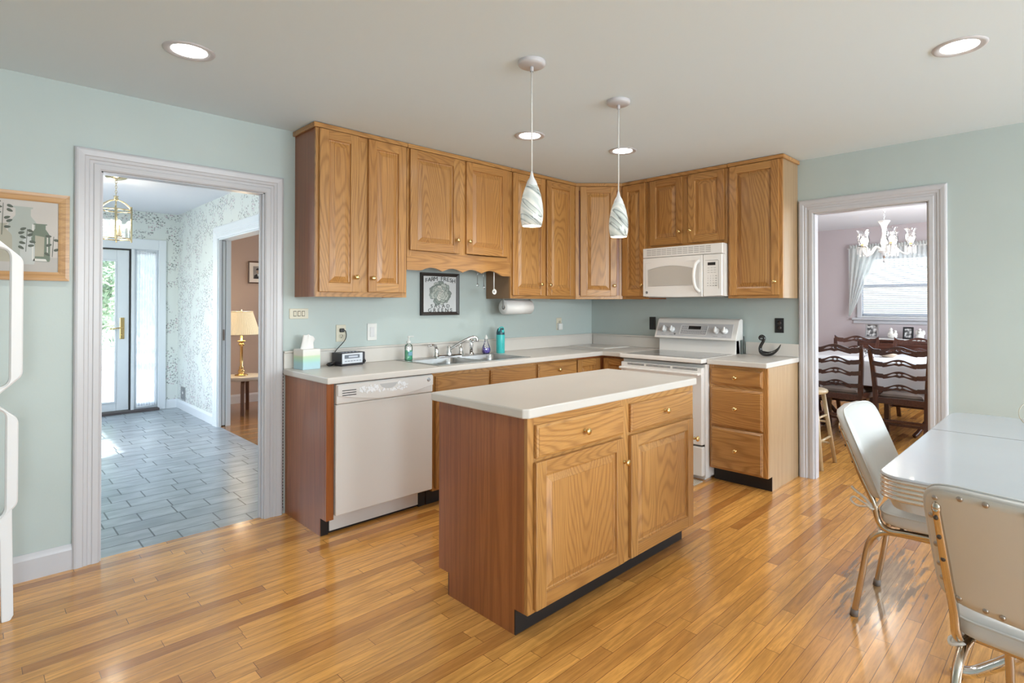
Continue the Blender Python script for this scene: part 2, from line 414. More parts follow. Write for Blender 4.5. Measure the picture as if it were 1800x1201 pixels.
M_GREYP = plain('range_panel_grey', (0.52, 0.52, 0.54), 0.35)
M_BLACK = plain('black_plastic', (0.012, 0.012, 0.014), 0.35)
M_KICK = plain('black_toe_board', (0.012, 0.010, 0.010), 0.5)
M_BRASS = plain('brass', (0.80, 0.58, 0.26), 0.2, 1.0)
M_ABRASS = plain('aged_brass', (0.62, 0.52, 0.32), 0.25, 1.0)
M_CHROME = plain('chrome', (0.82, 0.82, 0.83), 0.08, 1.0)
M_CHROMEW = plain('floor_tinted_chrome', (0.60, 0.53, 0.45), 0.2, 1.0)  # brown of the reflected floor is put into the chrome's colour
M_STEEL = plain('brushed_steel', (0.48, 0.48, 0.48), 0.28, 1.0)
M_DARKGAP = plain('shadow_gap_black', (0.03, 0.028, 0.026), 0.7)  # near-black put in for the shade inside gaps, slots and holes
M_PLATE = plain('wall_plate_white', (0.74, 0.74, 0.72), 0.35)
M_PLATEI = plain('wall_plate_ivory', (0.66, 0.62, 0.50), 0.35)
M_PAPERW = plain('paper_white', (0.82, 0.81, 0.80), 0.8, bump=0.15, bscale=80)
M_VINYL = plain('white_vinyl', (0.575, 0.575, 0.565), 0.32, bump=0.06, bscale=60)
M_FABW = plain('white_cotton', (0.75, 0.73, 0.70), 0.9)
M_DKWOOD = oak('mahogany', 2, (0.12, 0.045, 0.028), (0.085, 0.030, 0.020), (0.035, 0.012, 0.009), rough=0.25, straight=True)
M_DKWOODX = oak('mahogany_lengthwise', 0, (0.12, 0.045, 0.028), (0.085, 0.030, 0.020), (0.035, 0.012, 0.009), rough=0.25, straight=True)
M_PALEWOOD = oak('birch', 2, (0.66, 0.51, 0.31), (0.60, 0.45, 0.26), (0.45, 0.31, 0.16), straight=True)
M_WALNUT = oak('bent_walnut', 2, (0.22, 0.10, 0.05), (0.17, 0.075, 0.038), (0.08, 0.03, 0.015), straight=True)
M_RACK = plain('moulded_white_plastic', (0.80, 0.80, 0.81), 0.35)

def glass(name, tint=(1, 1, 1), gloss=0.12):
    m, nt, b = newmat(name); L = nt.links
    out = nt.nodes['Material Output']; nt.nodes.remove(b)
    tr = N(nt, 'ShaderNodeBsdfTransparent'); tr.inputs[0].default_value = (*tint, 1)
    gl = N(nt, 'ShaderNodeBsdfGlossy'); gl.inputs['Roughness'].default_value = 0.03
    fr = N(nt, 'ShaderNodeFresnel'); fr.inputs[0].default_value = 1.45
    f = math_n(nt, 'ADD', math_n(nt, 'MULTIPLY', fr.outputs[0], 0.8), gloss*0.3)
    mx = N(nt, 'ShaderNodeMixShader'); L.new(f, mx.inputs[0]); L.new(tr.outputs[0], mx.inputs[1]); L.new(gl.outputs[0], mx.inputs[2])
    L.new(mx.outputs[0], out.inputs[0]); return m
M_GLASS = glass('clear_glass')
M_CRYSTAL = glass('cut_glass', (0.95, 0.95, 0.96), 0.5)
def sheer(name, col, transp):
    m, nt, b = newmat(name); L = nt.links
    out = nt.nodes['Material Output']; nt.nodes.remove(b)
    df = N(nt, 'ShaderNodeBsdfDiffuse'); df.inputs[0].default_value = (*col, 1)
    tl = N(nt, 'ShaderNodeBsdfTranslucent'); tl.inputs[0].default_value = (*col, 1)
    tr = N(nt, 'ShaderNodeBsdfTransparent')
    wv = N(nt, 'ShaderNodeTexNoise'); wv.inputs['Scale'].default_value = 25
    a = N(nt, 'ShaderNodeMixShader'); a.inputs[0].default_value = 0.5; L.new(df.outputs[0], a.inputs[1]); L.new(tl.outputs[0], a.inputs[2])
    tcn = N(nt, 'ShaderNodeTexCoord'); L.new(tcn.outputs['Object'], wv.inputs['Vector'])
    f = math_n(nt, 'MULTIPLY_ADD', wv.outputs[0], 0.1); f.node.inputs[2].default_value = transp-0.05
    mx = N(nt, 'ShaderNodeMixShader'); L.new(f, mx.inputs[0]); L.new(a.outputs[0], mx.inputs[1]); L.new(tr.outputs[0], mx.inputs[2])
    L.new(mx.outputs[0], out.inputs[0]); return m
M_SHEER = sheer('sheer_curtain', (0.86, 0.88, 0.90), 0.18)
M_VALANCE = sheer('valance_voile', (0.88, 0.91, 0.89), 0.20)
M_BLIND = sheer('blind_vinyl', (0.88, 0.90, 0.92), 0.02)

# ------------------------------------------------------------------ the setting
def wall_box(name, boxes, mat, **k):
    mb = MB()
    for b in boxes: mb.box(*b)
    return struct(name, mb, mat)
WT = 0.07
DX0, DX1, DZ = -4.015, -3.21, 2.012       # doorway to the foyer
RY0, RY1 = -2.161, -2.885                 # doorway to the dining room
wall_box('floor', [(-6.3, 4.7, -7.6, 0.035, -0.12, 0.0)], M_FLOOR)
wall_box('floor_foyer', [(-5.1, -2.585, 0.035, 4.95, -0.12, 0.0)], M_SLATE)
wall_box('floor_living', [(-2.585, 1.1, 0.10, 4.6, -0.12, 0.0)], M_FLOOR2)
wall_box('ceiling', [(-6.3, WT, -7.6, WT, H, H+0.15)], M_CEIL)
wall_box('ceiling_foyer', [(-5.1, -2.54, WT, 4.95, 2.475, 2.6)], M_CEIL2)
wall_box('ceiling_living', [(-2.54, 1.1, WT, 4.7, 2.475, 2.6)], M_CEIL2)
wall_box('ceiling_dining', [(WT, 4.7, -4.3, WT, H, H+0.15)], M_CEIL2)
wall_box('wall_back', [(-6.3, DX0, 0, WT, 0, H), (DX1, 0.0, 0, WT, 0, H), (DX0, DX1, 0, WT, DZ, H)], M_MINT)
wall_box('wall_right', [(0, WT, RY0, 0.07, 0, H), (0, WT, -7.6, RY1, 0, H), (0, WT, RY1, RY0, DZ, H)], M_MINT)
wall_box('wall_left', [(-6.4, -6.3, -7.6, 0.07, 0, H)], M_MINT)
wall_box('wall_front', [(-6.3, -5.8, -7.6, -7.5, 0, H), (-4.8, -3.5, -7.6, -7.5, 0, H), (-0.5, 0, -7.6, -7.5, 0, H),
                        (-5.8, -4.8, -7.6, -7.5, 0, 0.85), (-5.8, -4.8, -7.6, -7.5, 2.15, H),
                        (-3.5, -0.5, -7.6, -7.5, 0, 0.67), (-3.5, -0.5, -7.6, -7.5, 2.23, H)], M_MINT)
FY0, FY1 = 1.66, 3.06                     # pocket-door opening, foyer to living room
wall_box('wall_foyer_right', [(-2.60, -2.545, WT, FY0, 0, 2.475), (-2.60, -2.545, FY1, 4.723, 0, 2.475), (-2.60, -2.545, FY0, FY1, 2.03, 2.475)], M_PAPER)
wall_box('wall_living_left', [(-2.535, -2.48, WT, FY0, 0, 2.475), (-2.535, -2.48, FY1, 4.6, 0, 2.475), (-2.535, -2.48, FY0, FY1, 2.03, 2.475)], M_TAUPE)
wall_box('wall_foyer_back', [(-2.81, -2.48, 4.723, 4.85, 0, 2.475), (-4.2, -2.81, 4.723, 4.85, 2.06, 2.475), (-5.1, -4.2, 4.723, 4.85, 0, 2.475)], M_PAPER)
wall_box('wall_foyer_left', [(-5.1, -5.0, WT, 1.75, 0, 2.475), (-5.1, -5.0, 3.45, 4.85, 0, 2.475), (-5.1, -5.0, 1.75, 3.45, 0, 0.7), (-5.1, -5.0, 1.75, 3.45, 2.3, 2.475)], M_PAPER)
wall_box('wall_living_back', [(-2.48, 1.1, 4.46, 4.6, 0, 2.475)], M_TAUPE)
wall_box('wall_living_right', [(1.0, 1.1, WT, 1.55, 0, 2.475), (1.0, 1.1, 3.65, 4.46, 0, 2.475), (1.0, 1.1, 1.55, 3.65, 0, 0.75), (1.0, 1.1, 1.55, 3.65, 2.25, 2.475)], M_TAUPE)
wall_box('wall_living_front', [(-2.48, 1.0, 0.08, 0.14, 0, 2.475)], M_TAUPE)
XW = 4.56
WY0, WY1, WZ0, WZ1 = -1.27, -2.45, 1.13, 2.02
wall_box('wall_dining_far', [(XW, XW+0.12, WY0, 0.0, 0, H), (XW, XW+0.12, -4.3, WY1, 0, H), (XW, XW+0.12, WY1, WY0, 0, WZ0), (XW, XW+0.12, WY1, WY0, WZ1, H)], M_MAUVE)
wall_box('wall_dining_left', [(WT, XW, -0.25, -0.15, 0, H)], M_MAUVE)
wall_box('wall_dining_right', [(WT, 1.3, -4.3, -4.2, 0, H), (3.5, XW, -4.3, -4.2, 0, H), (1.3, 3.5, -4.3, -4.2, 0, 0.85), (1.3, 3.5, -4.3, -4.2, 2.15, H)], M_MAUVE)

# fluted casing: profile across its width, mitred round the opening
def casing(name, a0, a1, ztop, wd, plane, M, mat=M_TRIM, side=-1):
    """architrave round an opening a0..a1 high ztop on plane; built in x (along wall) / y (out, -) / z, then M"""
    prof = [(0, 0), (0, .012), (.008, .017), (.03, .017), (.034, .013), (.048, .013), (.052, .018), (.066, .018), (.070, .022), (wd-.014, .024), (wd-.006, .022), (wd, .016), (wd, 0)]
    mb = MB()
    def P(d, t, k):
        pts = [(a0-d, 0.0), (a0-d, ztop+d), (a1+d, ztop+d), (a1+d, 0.0)]
        return M @ Vector((pts[k][0], -t, pts[k][1]))
    tb = bmesh.new()
    R = [[tb.verts.new(P(d, t, k)) for (d, t) in prof] for k in range(4)]
    for A, B in zip(R, R[1:]):
        for j in range(len(prof)-1): tb.faces.new((A[j], A[j+1], B[j+1], B[j]))
    tb.faces.new(R[0]); tb.faces.new(R[-1])
    bmesh.ops.recalc_face_normals(tb, faces=tb.faces)
    mb._merge(tb)
    return struct(name, mb, mat)
casing('trim_1', DX0, DX1, DZ, 0.108, 0, Matrix.Identity(4))
RB = Matrix.Rotation(-PI/2, 4, 'Z')      # local x -> -y, local y -> +x (things on the right wall)
casing('trim_2', 2.161, 2.885, DZ, 0.106, 0, RB)
RF = Matrix.Translation((-2.60, 0, 0)) @ RB
casing('trim_3', -FY1, -FY0, 2.03, 0.13, 0, RF, M_TRIMB)
# jambs
mb = MB(); mb.box(DX0-.001, DX0+.008, .001, WT, 0, DZ-.006); mb.box(DX1-.008, DX1+.001, .001, WT, 0, DZ-.006); mb.box(DX0+.008, DX1-.008, .001, WT, DZ-.006, DZ-.0005)
mb.box(DX1-.016, DX1-.008, .03, .05, 0, DZ-.006)
struct('trim_4', mb, M_TRIM)
mb = MB(); mb.box(.001, WT, RY0-.008, RY0+.001, 0, DZ-.006); mb.box(.001, WT, RY1-.001, RY1+.008, 0, DZ-.006); mb.box(.001, WT, RY1+.008, RY0-.008, DZ-.006, DZ-.0005)
struct('trim_5', mb, M_TRIM)
mb = MB(); mb.box(-2.60, -2.572, FY1-.016, FY1, 0, 2.015); mb.box(-2.528, -2.48, FY1-.016, FY1, 0, 2.015); mb.box(-2.60, -2.48, FY0, FY1, 2.015, 2.0295)
struct('trim_6', mb, M_TRIMB)
mb = MB(); mb.box(-2.572, -2.528, FY1-.003, FY1-.0005, 0, 2.015); struct('pocket_slot_shade', mb, M_DARKGAP)  # dark sheet that paints the shade in the pocket-door slot
mb = MB(); mb.box(-2.566, -2.534, FY1-.010, FY1-.0035, 0.01, 2.01, .002); pd = struct('door_2', mb, M_TRIMB)
mb = MB(); mb.box(-2.560, -2.540, FY1-.0115, FY1-.0095, 0.93, 1.05, .001); mb.build('latch_plate', M_STEEL, pd)
# baseboards
def baseboard(name, p0, p1, nrm, h=0.105, mat=M_TRIM):
    a = Vector((*p0, 0)); b = Vector((*p1, 0)); n = Vector((*nrm, 0))
    prof = [(0, 0), (.014, 0), (.014, h*.78), (.010, h*.88), (.004, h), (0, h)]
    mb = MB(); mb.rings([[tuple(a + n*t + Vector((0, 0, z))) for t, z in prof], [tuple(b + n*t + Vector((0, 0, z))) for t, z in prof]])
    return struct(name, mb, mat)
baseboard('baseboard_back', (-6.3, 0), (DX0-.108, 0), (0, -1), 0.125)
baseboard('baseboard_right', (0, -2.995), (0, -7.5), (-1, 0), 0.125)
baseboard('baseboard_foyer_right', (-2.60, 4.723), (-2.60, FY1+.13), (-1, 0), 0.11, M_TRIMB)
baseboard('baseboard_foyer_back', (-2.735, 4.723), (-2.60, 4.723), (0, -1), 0.11, M_TRIMB)
baseboard('baseboard_living_back', (-2.48, 4.46), (1.0, 4.46), (0, -1), 0.12)
baseboard('baseboard_dining_far', (XW, -0.25), (XW, -4.2), (-1, 0), 0.12)
# perforated standard screwed to the wall at the end of the base cabinets
mb = MB(); mb.box(-3.104, -3.094, -0.012, -0.001, 0.02, 0.905)
mb.mi = 1
for k in range(44): mb.box(-3.1015, -3.0965, -0.0135, -0.0115, 0.04+k*.0195, 0.049+k*.0195)
struct('trim_7', mb, [M_STEEL, M_DARKGAP])
# thresholds
mb = MB(); mb.box(-4.2, -2.81, 4.64, 4.80, 0.0, 0.03, .004); struct('trim_8', mb, plain('dark_threshold', (0.09, 0.075, 0.075), 0.5))

# kitchen windows behind the camera, and frames added round the other rooms' fill lamps
def sash(name, c, w_, h_, axis, nx, nz, mat=M_TRIM):
    """frame and glazing bars standing in a wall opening; axis 1: wall along x, axis 0: wall along y"""
    mb = MB(); t = .045
    def b(u0, u1, z0, z1, d):
        if axis == 1: mb.box(c[0]+u0, c[0]+u1, c[1]-d, c[1]+d, c[2]+z0, c[2]+z1, .003)
        else: mb.box(c[0]-d, c[0]+d, c[1]+u0, c[1]+u1, c[2]+z0, c[2]+z1, .003)
    b(-w_/2, -w_/2+t, -h_/2, h_/2, .03); b(w_/2-t, w_/2, -h_/2, h_/2, .03); b(-w_/2+t, w_/2-t, -h_/2, -h_/2+t, .03); b(-w_/2+t, w_/2-t, h_/2-t, h_/2, .03)
    for k in range(1, nx): u = -w_/2+w_*k/nx; b(u-.016, u+.016, -h_/2+t, h_/2-t, .018)
    for k in range(1, nz): z = -h_/2+h_*k/nz; b(-w_/2+t, w_/2-t, z-.016, z+.016, .0175)
    return struct(name, mb, mat)
sash('window_3', (-2.0, -7.52, 1.45), 3.0, 1.56, 1, 3, 2)
sash('window_4', (-5.3, -7.52, 1.5), 1.0, 1.30, 1, 2, 2)
sash('added_window_5', (2.4, -4.22, 1.5), 2.2, 1.30, 1, 3, 2)  # added frame in front of the dining room fill lamp
sash('added_window_6', (-5.02, 2.6, 1.5), 1.7, 1.60, 0, 2, 2)  # added frame in front of the foyer fill lamp
sash('added_window_7', (1.02, 2.6, 1.5), 2.1, 1.50, 0, 2, 2)  # added frame in front of the living room fill lamp
# ------------------------------------------------------------------ cabinets
# local frame of every cabinet: x to the right seen from the front, front towards -y, wall at y = 0
KNOB_PROF = [(0, 0), (.009, 0), (.009, .002), (.0055, .004), (.005, .012), (.009, .015), (.0145, .019), (.0155, .023), (.013, .027), (.007, .0295), (0, .030)]
def knob(parent, x, z, y):
    mb = MB(); mb.lathe(KNOB_PROF, (x, y, z), 16, axis=1)
    return mb.build('knob', M_BRASS, parent)
def door(parent, x0, x1, z0, z1, yb, kx=None, kz=None, name='door', st=0.058, th=0.02, M=None):
    """framed raised-panel door whose back lies on plane y = yb"""
    yf = yb-th; b = .0035
    mb = MB()
    mb.mat(0).box(x0, x0+st, yf, yb, z0, z1, b); mb.box(x1-st, x1, yf, yb, z0, z1, b)
    mb.mat(1).box(x0+st-.002, x1-st+.002, yf+.0004, yb, z0, z0+st, b); mb.box(x0+st-.002, x1-st+.002, yf+.0004, yb, z1-st, z1, b)
    d = mb.build(name, [M_OAKV, M_OAKH], parent)
    px0, px1, pz0, pz1 = x0+st-.001, x1-st+.001, z0+st-.001, z1-st+.001
    def L(i, y): return [(px0+i, y, pz0+i), (px1-i, y, pz0+i), (px1-i, y, pz1-i), (px0+i, y, pz1-i)]
    mb = MB(); mb.rings([L(0, yf+.003), L(.004, yf+.012), L(.009, yf+.0135), L(.012, yf+.012), L(.037, yf+.004), L(.0375, yf+.002), L(.040, yf+.0015)])
    mb.build('raised_panel', M_OAKV, d)
    if kx is not None: knob(d, kx, kz, yf)
    return d
def drawer(parent, x0, x1, z0, z1, yb, kn=True, name='drawer', th=0.02):
    yf = yb-th
    def L(i, y): return [(x0+i, y, z0+i), (x1-i, y, z0+i), (x1-i, y, z1-i), (x0+i, y, z1-i)]
    mb = MB(); mb.rings([L(0, yb), L(0, yf+.008), L(.003, yf+.005), L(.009, yf+.003), L(.012, yf)])
    d = mb.build(name, M_OAKH, parent)
    if kn: knob(d, (x0+x1)/2, (z0+z1)/2, yf)
    return d
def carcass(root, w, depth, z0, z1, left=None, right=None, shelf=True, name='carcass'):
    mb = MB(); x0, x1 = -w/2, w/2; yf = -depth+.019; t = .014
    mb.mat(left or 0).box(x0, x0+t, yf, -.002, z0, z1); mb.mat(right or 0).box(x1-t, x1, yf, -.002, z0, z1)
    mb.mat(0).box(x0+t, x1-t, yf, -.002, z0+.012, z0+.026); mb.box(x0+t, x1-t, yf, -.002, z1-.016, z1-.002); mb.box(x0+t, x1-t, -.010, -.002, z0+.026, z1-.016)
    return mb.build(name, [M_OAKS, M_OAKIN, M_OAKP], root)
def face_frame(root, w, depth, z0, z1, rails=(), stiles=(), sw=.036):
    mb = MB(); x0, x1 = -w/2, w/2; ya, yb = -depth, -depth+.019
    mb.mat(0).box(x0, x0+sw, ya, yb, z0, z1, .001); mb.box(x1-sw, x1, ya, yb, z0, z1, .001)
    for s in stiles: mb.box(s-.05, s+.05, ya, yb, z0+.03, z1-.03, .001)
    mb.mat(1)
    for (a, b) in [(z0, z0+.036), (z1-.036, z1)]+list(rails): mb.box(x0+sw, x1-sw, ya+.0003, yb, a, b, .001)
    return mb.build('face_frame', [M_OAKV, M_OAKH], root)
def top_trim(root, w, depth, z1, lret=0, rret=0):
    mb = MB(); mb.mat(0).box(-w/2-(.016 if lret else 0), w/2+(.016 if rret else 0), -depth-.016, -depth, z1-.030, z1-.001, .004)
    if lret: mb.box(-w/2-.016, -w/2, -depth, -.001, z1-.030, z1-.001, .004)
    if rret: mb.box(w/2, w/2+.016, -depth, -.001, z1-.030, z1-.001, .004)
    return mb.build('top_molding', M_OAKH, root)
UZ = 1.369; UD = .305; UT = H-.002
def upper(label, x0, x1, z0, doors, wallB=False, lret=0, rret=0, left=None, right=None, stiles=(), z1=UT):
    """doors: (x0, x1, z0, z1, kx, kz) in wall coordinates (x on the back wall, -y on the right wall)"""
    xc = (x0+x1)/2; w = x1-x0
    r = thing('wall_cabinet', label, 'cabinet', (0, -xc, z0) if wallB else (xc, 0, z0), -PI/2 if wallB else 0, 'oak wall cabinets')
    carcass(r, w, UD, 0, z1-z0, left, right)
    face_frame(r, w, UD, 0, z1-z0-.03, stiles=[s-xc for s in stiles])
    top_trim(r, w, UD, z1-z0, lret, rret)
    for (a, b, c, d, kx, kz) in doors: door(r, a-xc, b-xc, c-z0, d-z0, -UD, kx-xc, kz-z0)
    return r
ZT = 2.396
upper('tall two-door oak wall cabinet beside the foyer doorway, leftmost of all', -3.024, -2.389, UZ,
      [(-3.006, -2.748, 1.399, ZT, -2.772, 1.494), (-2.682, -2.404, 1.401, ZT, -2.657, 1.492)], lret=1, stiles=(-2.715,))
ov = upper('short two-door oak wall cabinet above the sink with scalloped valance below', -2.386, -1.421, 1.660,
      [(-2.370, -1.943, 1.697, ZT, -1.972, 1.794), (-1.881, -1.462, 1.700, ZT, -1.862, 1.794)], stiles=(-1.912,))
# scalloped valance
pts = [(-.4825, 0.0)]
for k in range(81):
    u = k/80
    wob = 0.0
    if .12 < u < .88:
        t = (u-.12)/.76*4; f = t - math.floor(t); wob = .024*math.sin(PI*f)
    x = -.4825 + .965*u
    base = -.100
    if u > .88: base = -.100-.012*min(1, (u-.88)/.03)
    pts.append((x, base + wob))
pts.append((.4825, 0.0))
mb = MB(); mb.prism(pts, 1, -UD, -UD+.019); mb.build('scalloped_valance', M_OAKH, ov)
upper('two-door oak wall cabinet over the paper towel roll', -1.418, -.612, UZ,
      [(-1.404, -1.027, 1.396, ZT, -1.088, 1.492), (-1.006, -.648, 1.396, ZT, -.981, 1.490)], left=1, stiles=(-1.017,))
upper('narrow one-door oak wall cabinet between the corner cabinet and the microwave', .612, .879, UZ,
      [(.620, .862, 1.396, ZT, .836, 1.490)], wallB=True)
upper('short two-door oak wall cabinet directly above the microwave', .882, 1.622, 1.806,
      [(.914, 1.228, 1.832, ZT, 1.205, 1.931), (1.285, 1.600, 1.832, ZT, 1.306, 1.931)], wallB=True, stiles=(1.256,))
upper('one-door oak wall cabinet right of the microwave beside the dining room doorway', 1.625, 2.0465, UZ,
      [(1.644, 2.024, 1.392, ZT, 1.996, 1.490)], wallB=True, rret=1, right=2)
# diagonal corner cabinet
r = thing('corner_wall_cabinet', 'diagonal one-door oak wall cabinet filling the corner of the kitchen', 'cabinet', (0, 0, UZ), 0, 'oak wall cabinets')
hh = UT-UZ
pent = [(-.002, -.002), (-.610, -.002), (-.610, -.295), (-.295, -.610), (-.002, -.610)]
mb = MB(); mb.prism(pent, 2, 0.002, hh-.002); mb.build('carcass', M_OAKS, r)
md = Vector((-.4575, -.4575, 0)); RD = Matrix.Translation(md) @ Matrix.Rotation(-PI/4, 4, 'Z')
hw = .2157
mb = MB()
mb.mat(0).box(-hw, -hw+.03, 0, .012, 0, hh-.03, .001, M=RD); mb.box(hw-.03, hw, 0, .012, 0, hh-.03, .001, M=RD)
mb.mat(1).box(-hw+.03, hw-.03, 0.0003, .012, 0, .036, .001, M=RD); mb.box(-hw+.03, hw-.03, .0003, .012, hh-.066, hh-.03, .001, M=RD)
mb.build('face_frame', [M_OAKV, M_OAKH], r)
mb = MB(); mb.box(-hw-.004, hw+.004, -.016, 0.002, hh-.030, hh-.001, .004, M=RD); mb.build('top_molding', M_OAKH, r)
d = door(r, -.172, .158, .026, ZT-UZ, 0, .135, .122)
d.location = md; d.rotation_euler = (0, 0, -PI/4)

# ------------------------------------------------------------------ base cabinets
BD = .585; BZ = .102; BT = .874
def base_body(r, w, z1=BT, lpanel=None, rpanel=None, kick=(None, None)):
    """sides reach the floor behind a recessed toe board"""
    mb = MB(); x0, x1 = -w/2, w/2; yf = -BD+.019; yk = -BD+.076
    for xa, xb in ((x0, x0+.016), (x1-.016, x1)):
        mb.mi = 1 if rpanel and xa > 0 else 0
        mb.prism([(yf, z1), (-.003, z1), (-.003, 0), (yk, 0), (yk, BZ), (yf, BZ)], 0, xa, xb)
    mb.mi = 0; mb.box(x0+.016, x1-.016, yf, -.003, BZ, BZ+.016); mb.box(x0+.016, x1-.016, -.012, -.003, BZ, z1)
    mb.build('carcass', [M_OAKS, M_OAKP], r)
    mb = MB(); mb.box(x0+(kick[0] or 0), x1-(kick[1] or 0), yk-.006, yk-.0005, 0.0, BZ); mb.build('toe_board', M_KICK, r)
# end panel left of the dishwasher
r = thing('cabinet_end_panel', 'oak end panel with front stile closing the left side of the dishwasher', 'cabinet panel', (-3.060, 0, 0))
mb = MB(); yf = -BD+.019; yk = -BD+.076
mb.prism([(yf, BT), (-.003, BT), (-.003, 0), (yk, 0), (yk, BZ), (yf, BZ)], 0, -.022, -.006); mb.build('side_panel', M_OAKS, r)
mb = MB(); mb.box(-.022, .022, -BD, -BD+.018, BZ, BT, .001); mb.build('front_stile', M_OAKS, r)
mb = MB(); mb.box(-.020, .022, yk-.006, yk-.0005, 0, BZ-.001); mb.build('toe_board', M_KICK, r)
# sink base
def base(label, x0, x1, wallB=False, rails=(), stiles=()):
    xc = (x0+x1)/2
    r = thing('base_cabinet', label, 'cabinet', (0, -xc, 0) if wallB else (xc, 0, 0), -PI/2 if wallB else 0, 'oak base cabinets')
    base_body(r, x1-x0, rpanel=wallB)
    mb = MB(); w = x1-x0; sw = .036
    face_frame(r, w, BD, BZ, BT, rails=rails, stiles=[s-xc for s in stiles])
    return r, xc
r, xc = base('oak base cabinet under the sink with two false drawer fronts', -2.371, -1.413, rails=[(.706, .746)], stiles=(-1.887,))
for a, b in ((-2.352, -1.895), (-1.879, -1.424)):
    drawer(r, a-xc, b-xc, .742, .850, -BD, kn=False, name='false_drawer_front')
door(r, -2.352-xc, -1.895-xc, .120, .712, -BD, -1.92-xc, .64); door(r, -1.879-xc, -1.424-xc, .120, .712, -BD, -1.855-xc, .64)
r, xc = base('oak base cabinet with one drawer and a door right of the sink cabinet', -1.410, -.925, rails=[(.706, .746)])
drawer(r, -1.397-xc, -.938-xc, .742, .856, -BD); door(r, -1.397-xc, -.938-xc, .120, .712, -BD, -.965-xc, .64)
# corner base with a folding pair of doors
r = thing('corner_base_cabinet', 'oak corner base cabinet with folding doors left of the range', 'cabinet', (0, 0, 0), 0, 'oak base cabinets')
mb = MB()
mb.prism([(-.003, -.003), (-.922, -.003), (-.922, -BD+.01), (-BD+.01, -BD+.01), (-BD+.01, -.855), (-.003, -.855)], 2, BZ, BT); mb.build('carcass', M_OAKS, r)
mb = MB(); mb.prism([(-.003, -.003), (-.922, -.003), (-.922, -.51), (-.51, -.51), (-.51, -.855), (-.003, -.855)], 2, 0, BZ-.002); mb.build('toe_board', M_KICK, r)
door(r, -.915, -.612, .120, .856, -BD+.01)
d = door(r, .612, .850, .120, .856, -BD+.01); d.rotation_euler = (0, 0, -PI/2)
# drawer stack right of the range
r, xc = base('oak base cabinet of three drawers at the right end of the counter', 1.610, 2.0465, wallB=True, rails=[(.700, .735), (.410, .432)])
drawer(r, 1.626-xc, 2.014-xc, .730, .850, -BD); drawer(r, 1.626-xc, 2.014-xc, .426, .705, -BD); drawer(r, 1.626-xc, 2.014-xc, .112, .412, -BD)

# ------------------------------------------------------------------ counters
CZ0, CZ = .876, .914
def counter_mesh(poly, holes=None):
    mb = MB(); mb.prism(poly, 2, CZ0, CZ, bev=.007); return mb
SX0, SX1, SY0, SY1 = -2.30, -1.475, -.560, -.075        # sink cut-out
r = thing('countertop', 'long L-shaped bone laminate countertop with sink cut-out and backsplash', 'countertop', (-1.5, -.3, CZ0))
mb = MB()
o = Vector((-1.5, -.3, CZ0))
def bb(x0, x1, y0, y1, z0, z1, bev=.0): mb.box(x0-o.x, x1-o.x, y0-o.y, y1-o.y, z0-o.z, z1-o.z, bev)
CF = -.632
bb(-3.097, SX0, CF, -.002, CZ0, CZ, .006); bb(SX1, -.60, CF, -.002, CZ0, CZ, .006)
bb(SX0-.01, SX1+.01, CF, SY0, CZ0, CZ, .006); bb(SX0-.01, SX1+.01, SY1, -.002, CZ0, CZ, .006)
bb(CF, -.002, -.8625, -.002, CZ0, CZ, .006)
mb.build('worktop', M_LAM, r)
def splash(label, parts):
    global mb, o
    o = Vector((0, 0, CZ)); mb = MB()
    for p in parts: bb(*p)
    tag(mb.build('backsplash', M_LAM, None, tuple(o)), label, 'backsplash')
splash('long laminate backsplash along the wall behind the sink', [(-3.097, -.002, -.022, -.002, CZ+.0003, CZ+.100, .003), (-3.097, -.002, -.030, -.002, CZ+.100, CZ+.112, .003)])
splash('laminate backsplash between the kitchen corner and the range', [(-.022, -.002, -.8625, -.031, CZ+.0003, CZ+.100, .003), (-.030, -.002, -.8625, -.031, CZ+.100, CZ+.112, .003)])
splash('short laminate backsplash behind the swan figurine', [(-.022, -.002, -2.056, -1.638, CZ+.0003, CZ+.100, .003)])
r = thing('countertop', 'short bone laminate countertop over the three-drawer cabinet', 'countertop', (-.3, -1.83, CZ0)); o = Vector((-.3, -1.83, CZ0))
mb = MB(); bb(CF, -.002, -2.058, -1.610, CZ0, CZ, .006); mb.build('worktop', M_LAM, r)

# ------------------------------------------------------------------ island
IX0, IX1, IY0, IY1 = -2.957, -1.668, -2.070, -1.484
r = thing('kitchen_island', 'oak kitchen island cabinet with two drawers over two doors', 'island', ((IX0+IX1)/2, (IY0+IY1)/2, 0))
xc, yc = (IX0+IX1)/2, (IY0+IY1)/2; hw, hd = (IX1-IX0)/2, (IY1-IY0)/2
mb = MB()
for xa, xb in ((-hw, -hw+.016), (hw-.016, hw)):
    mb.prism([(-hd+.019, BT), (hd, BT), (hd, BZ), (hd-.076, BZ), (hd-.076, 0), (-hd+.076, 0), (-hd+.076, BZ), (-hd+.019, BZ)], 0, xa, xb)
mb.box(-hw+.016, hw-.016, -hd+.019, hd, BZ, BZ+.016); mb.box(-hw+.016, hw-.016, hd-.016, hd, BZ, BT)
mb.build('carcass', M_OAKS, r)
mb = MB(); mb.box(-hw+.001, hw-.001, -hd+.070, -hd+.0755, 0, BZ); mb.box(-hw+.001, hw-.001, hd-.0755, hd-.070, 0, BZ); mb.build('toe_board', M_KICK, r)
mb = MB(); sw = .036; ya, yb = -hd, -hd+.019
mb.mat(0)
for s in (-hw+sw/2, hw-sw/2): mb.box(s-sw/2, s+sw/2, ya, yb, BZ, BT, .001)
cs = -2.308-xc; mb.box(cs-.035, cs+.035, ya, yb, BZ, BT, .001)
mb.mat(1)
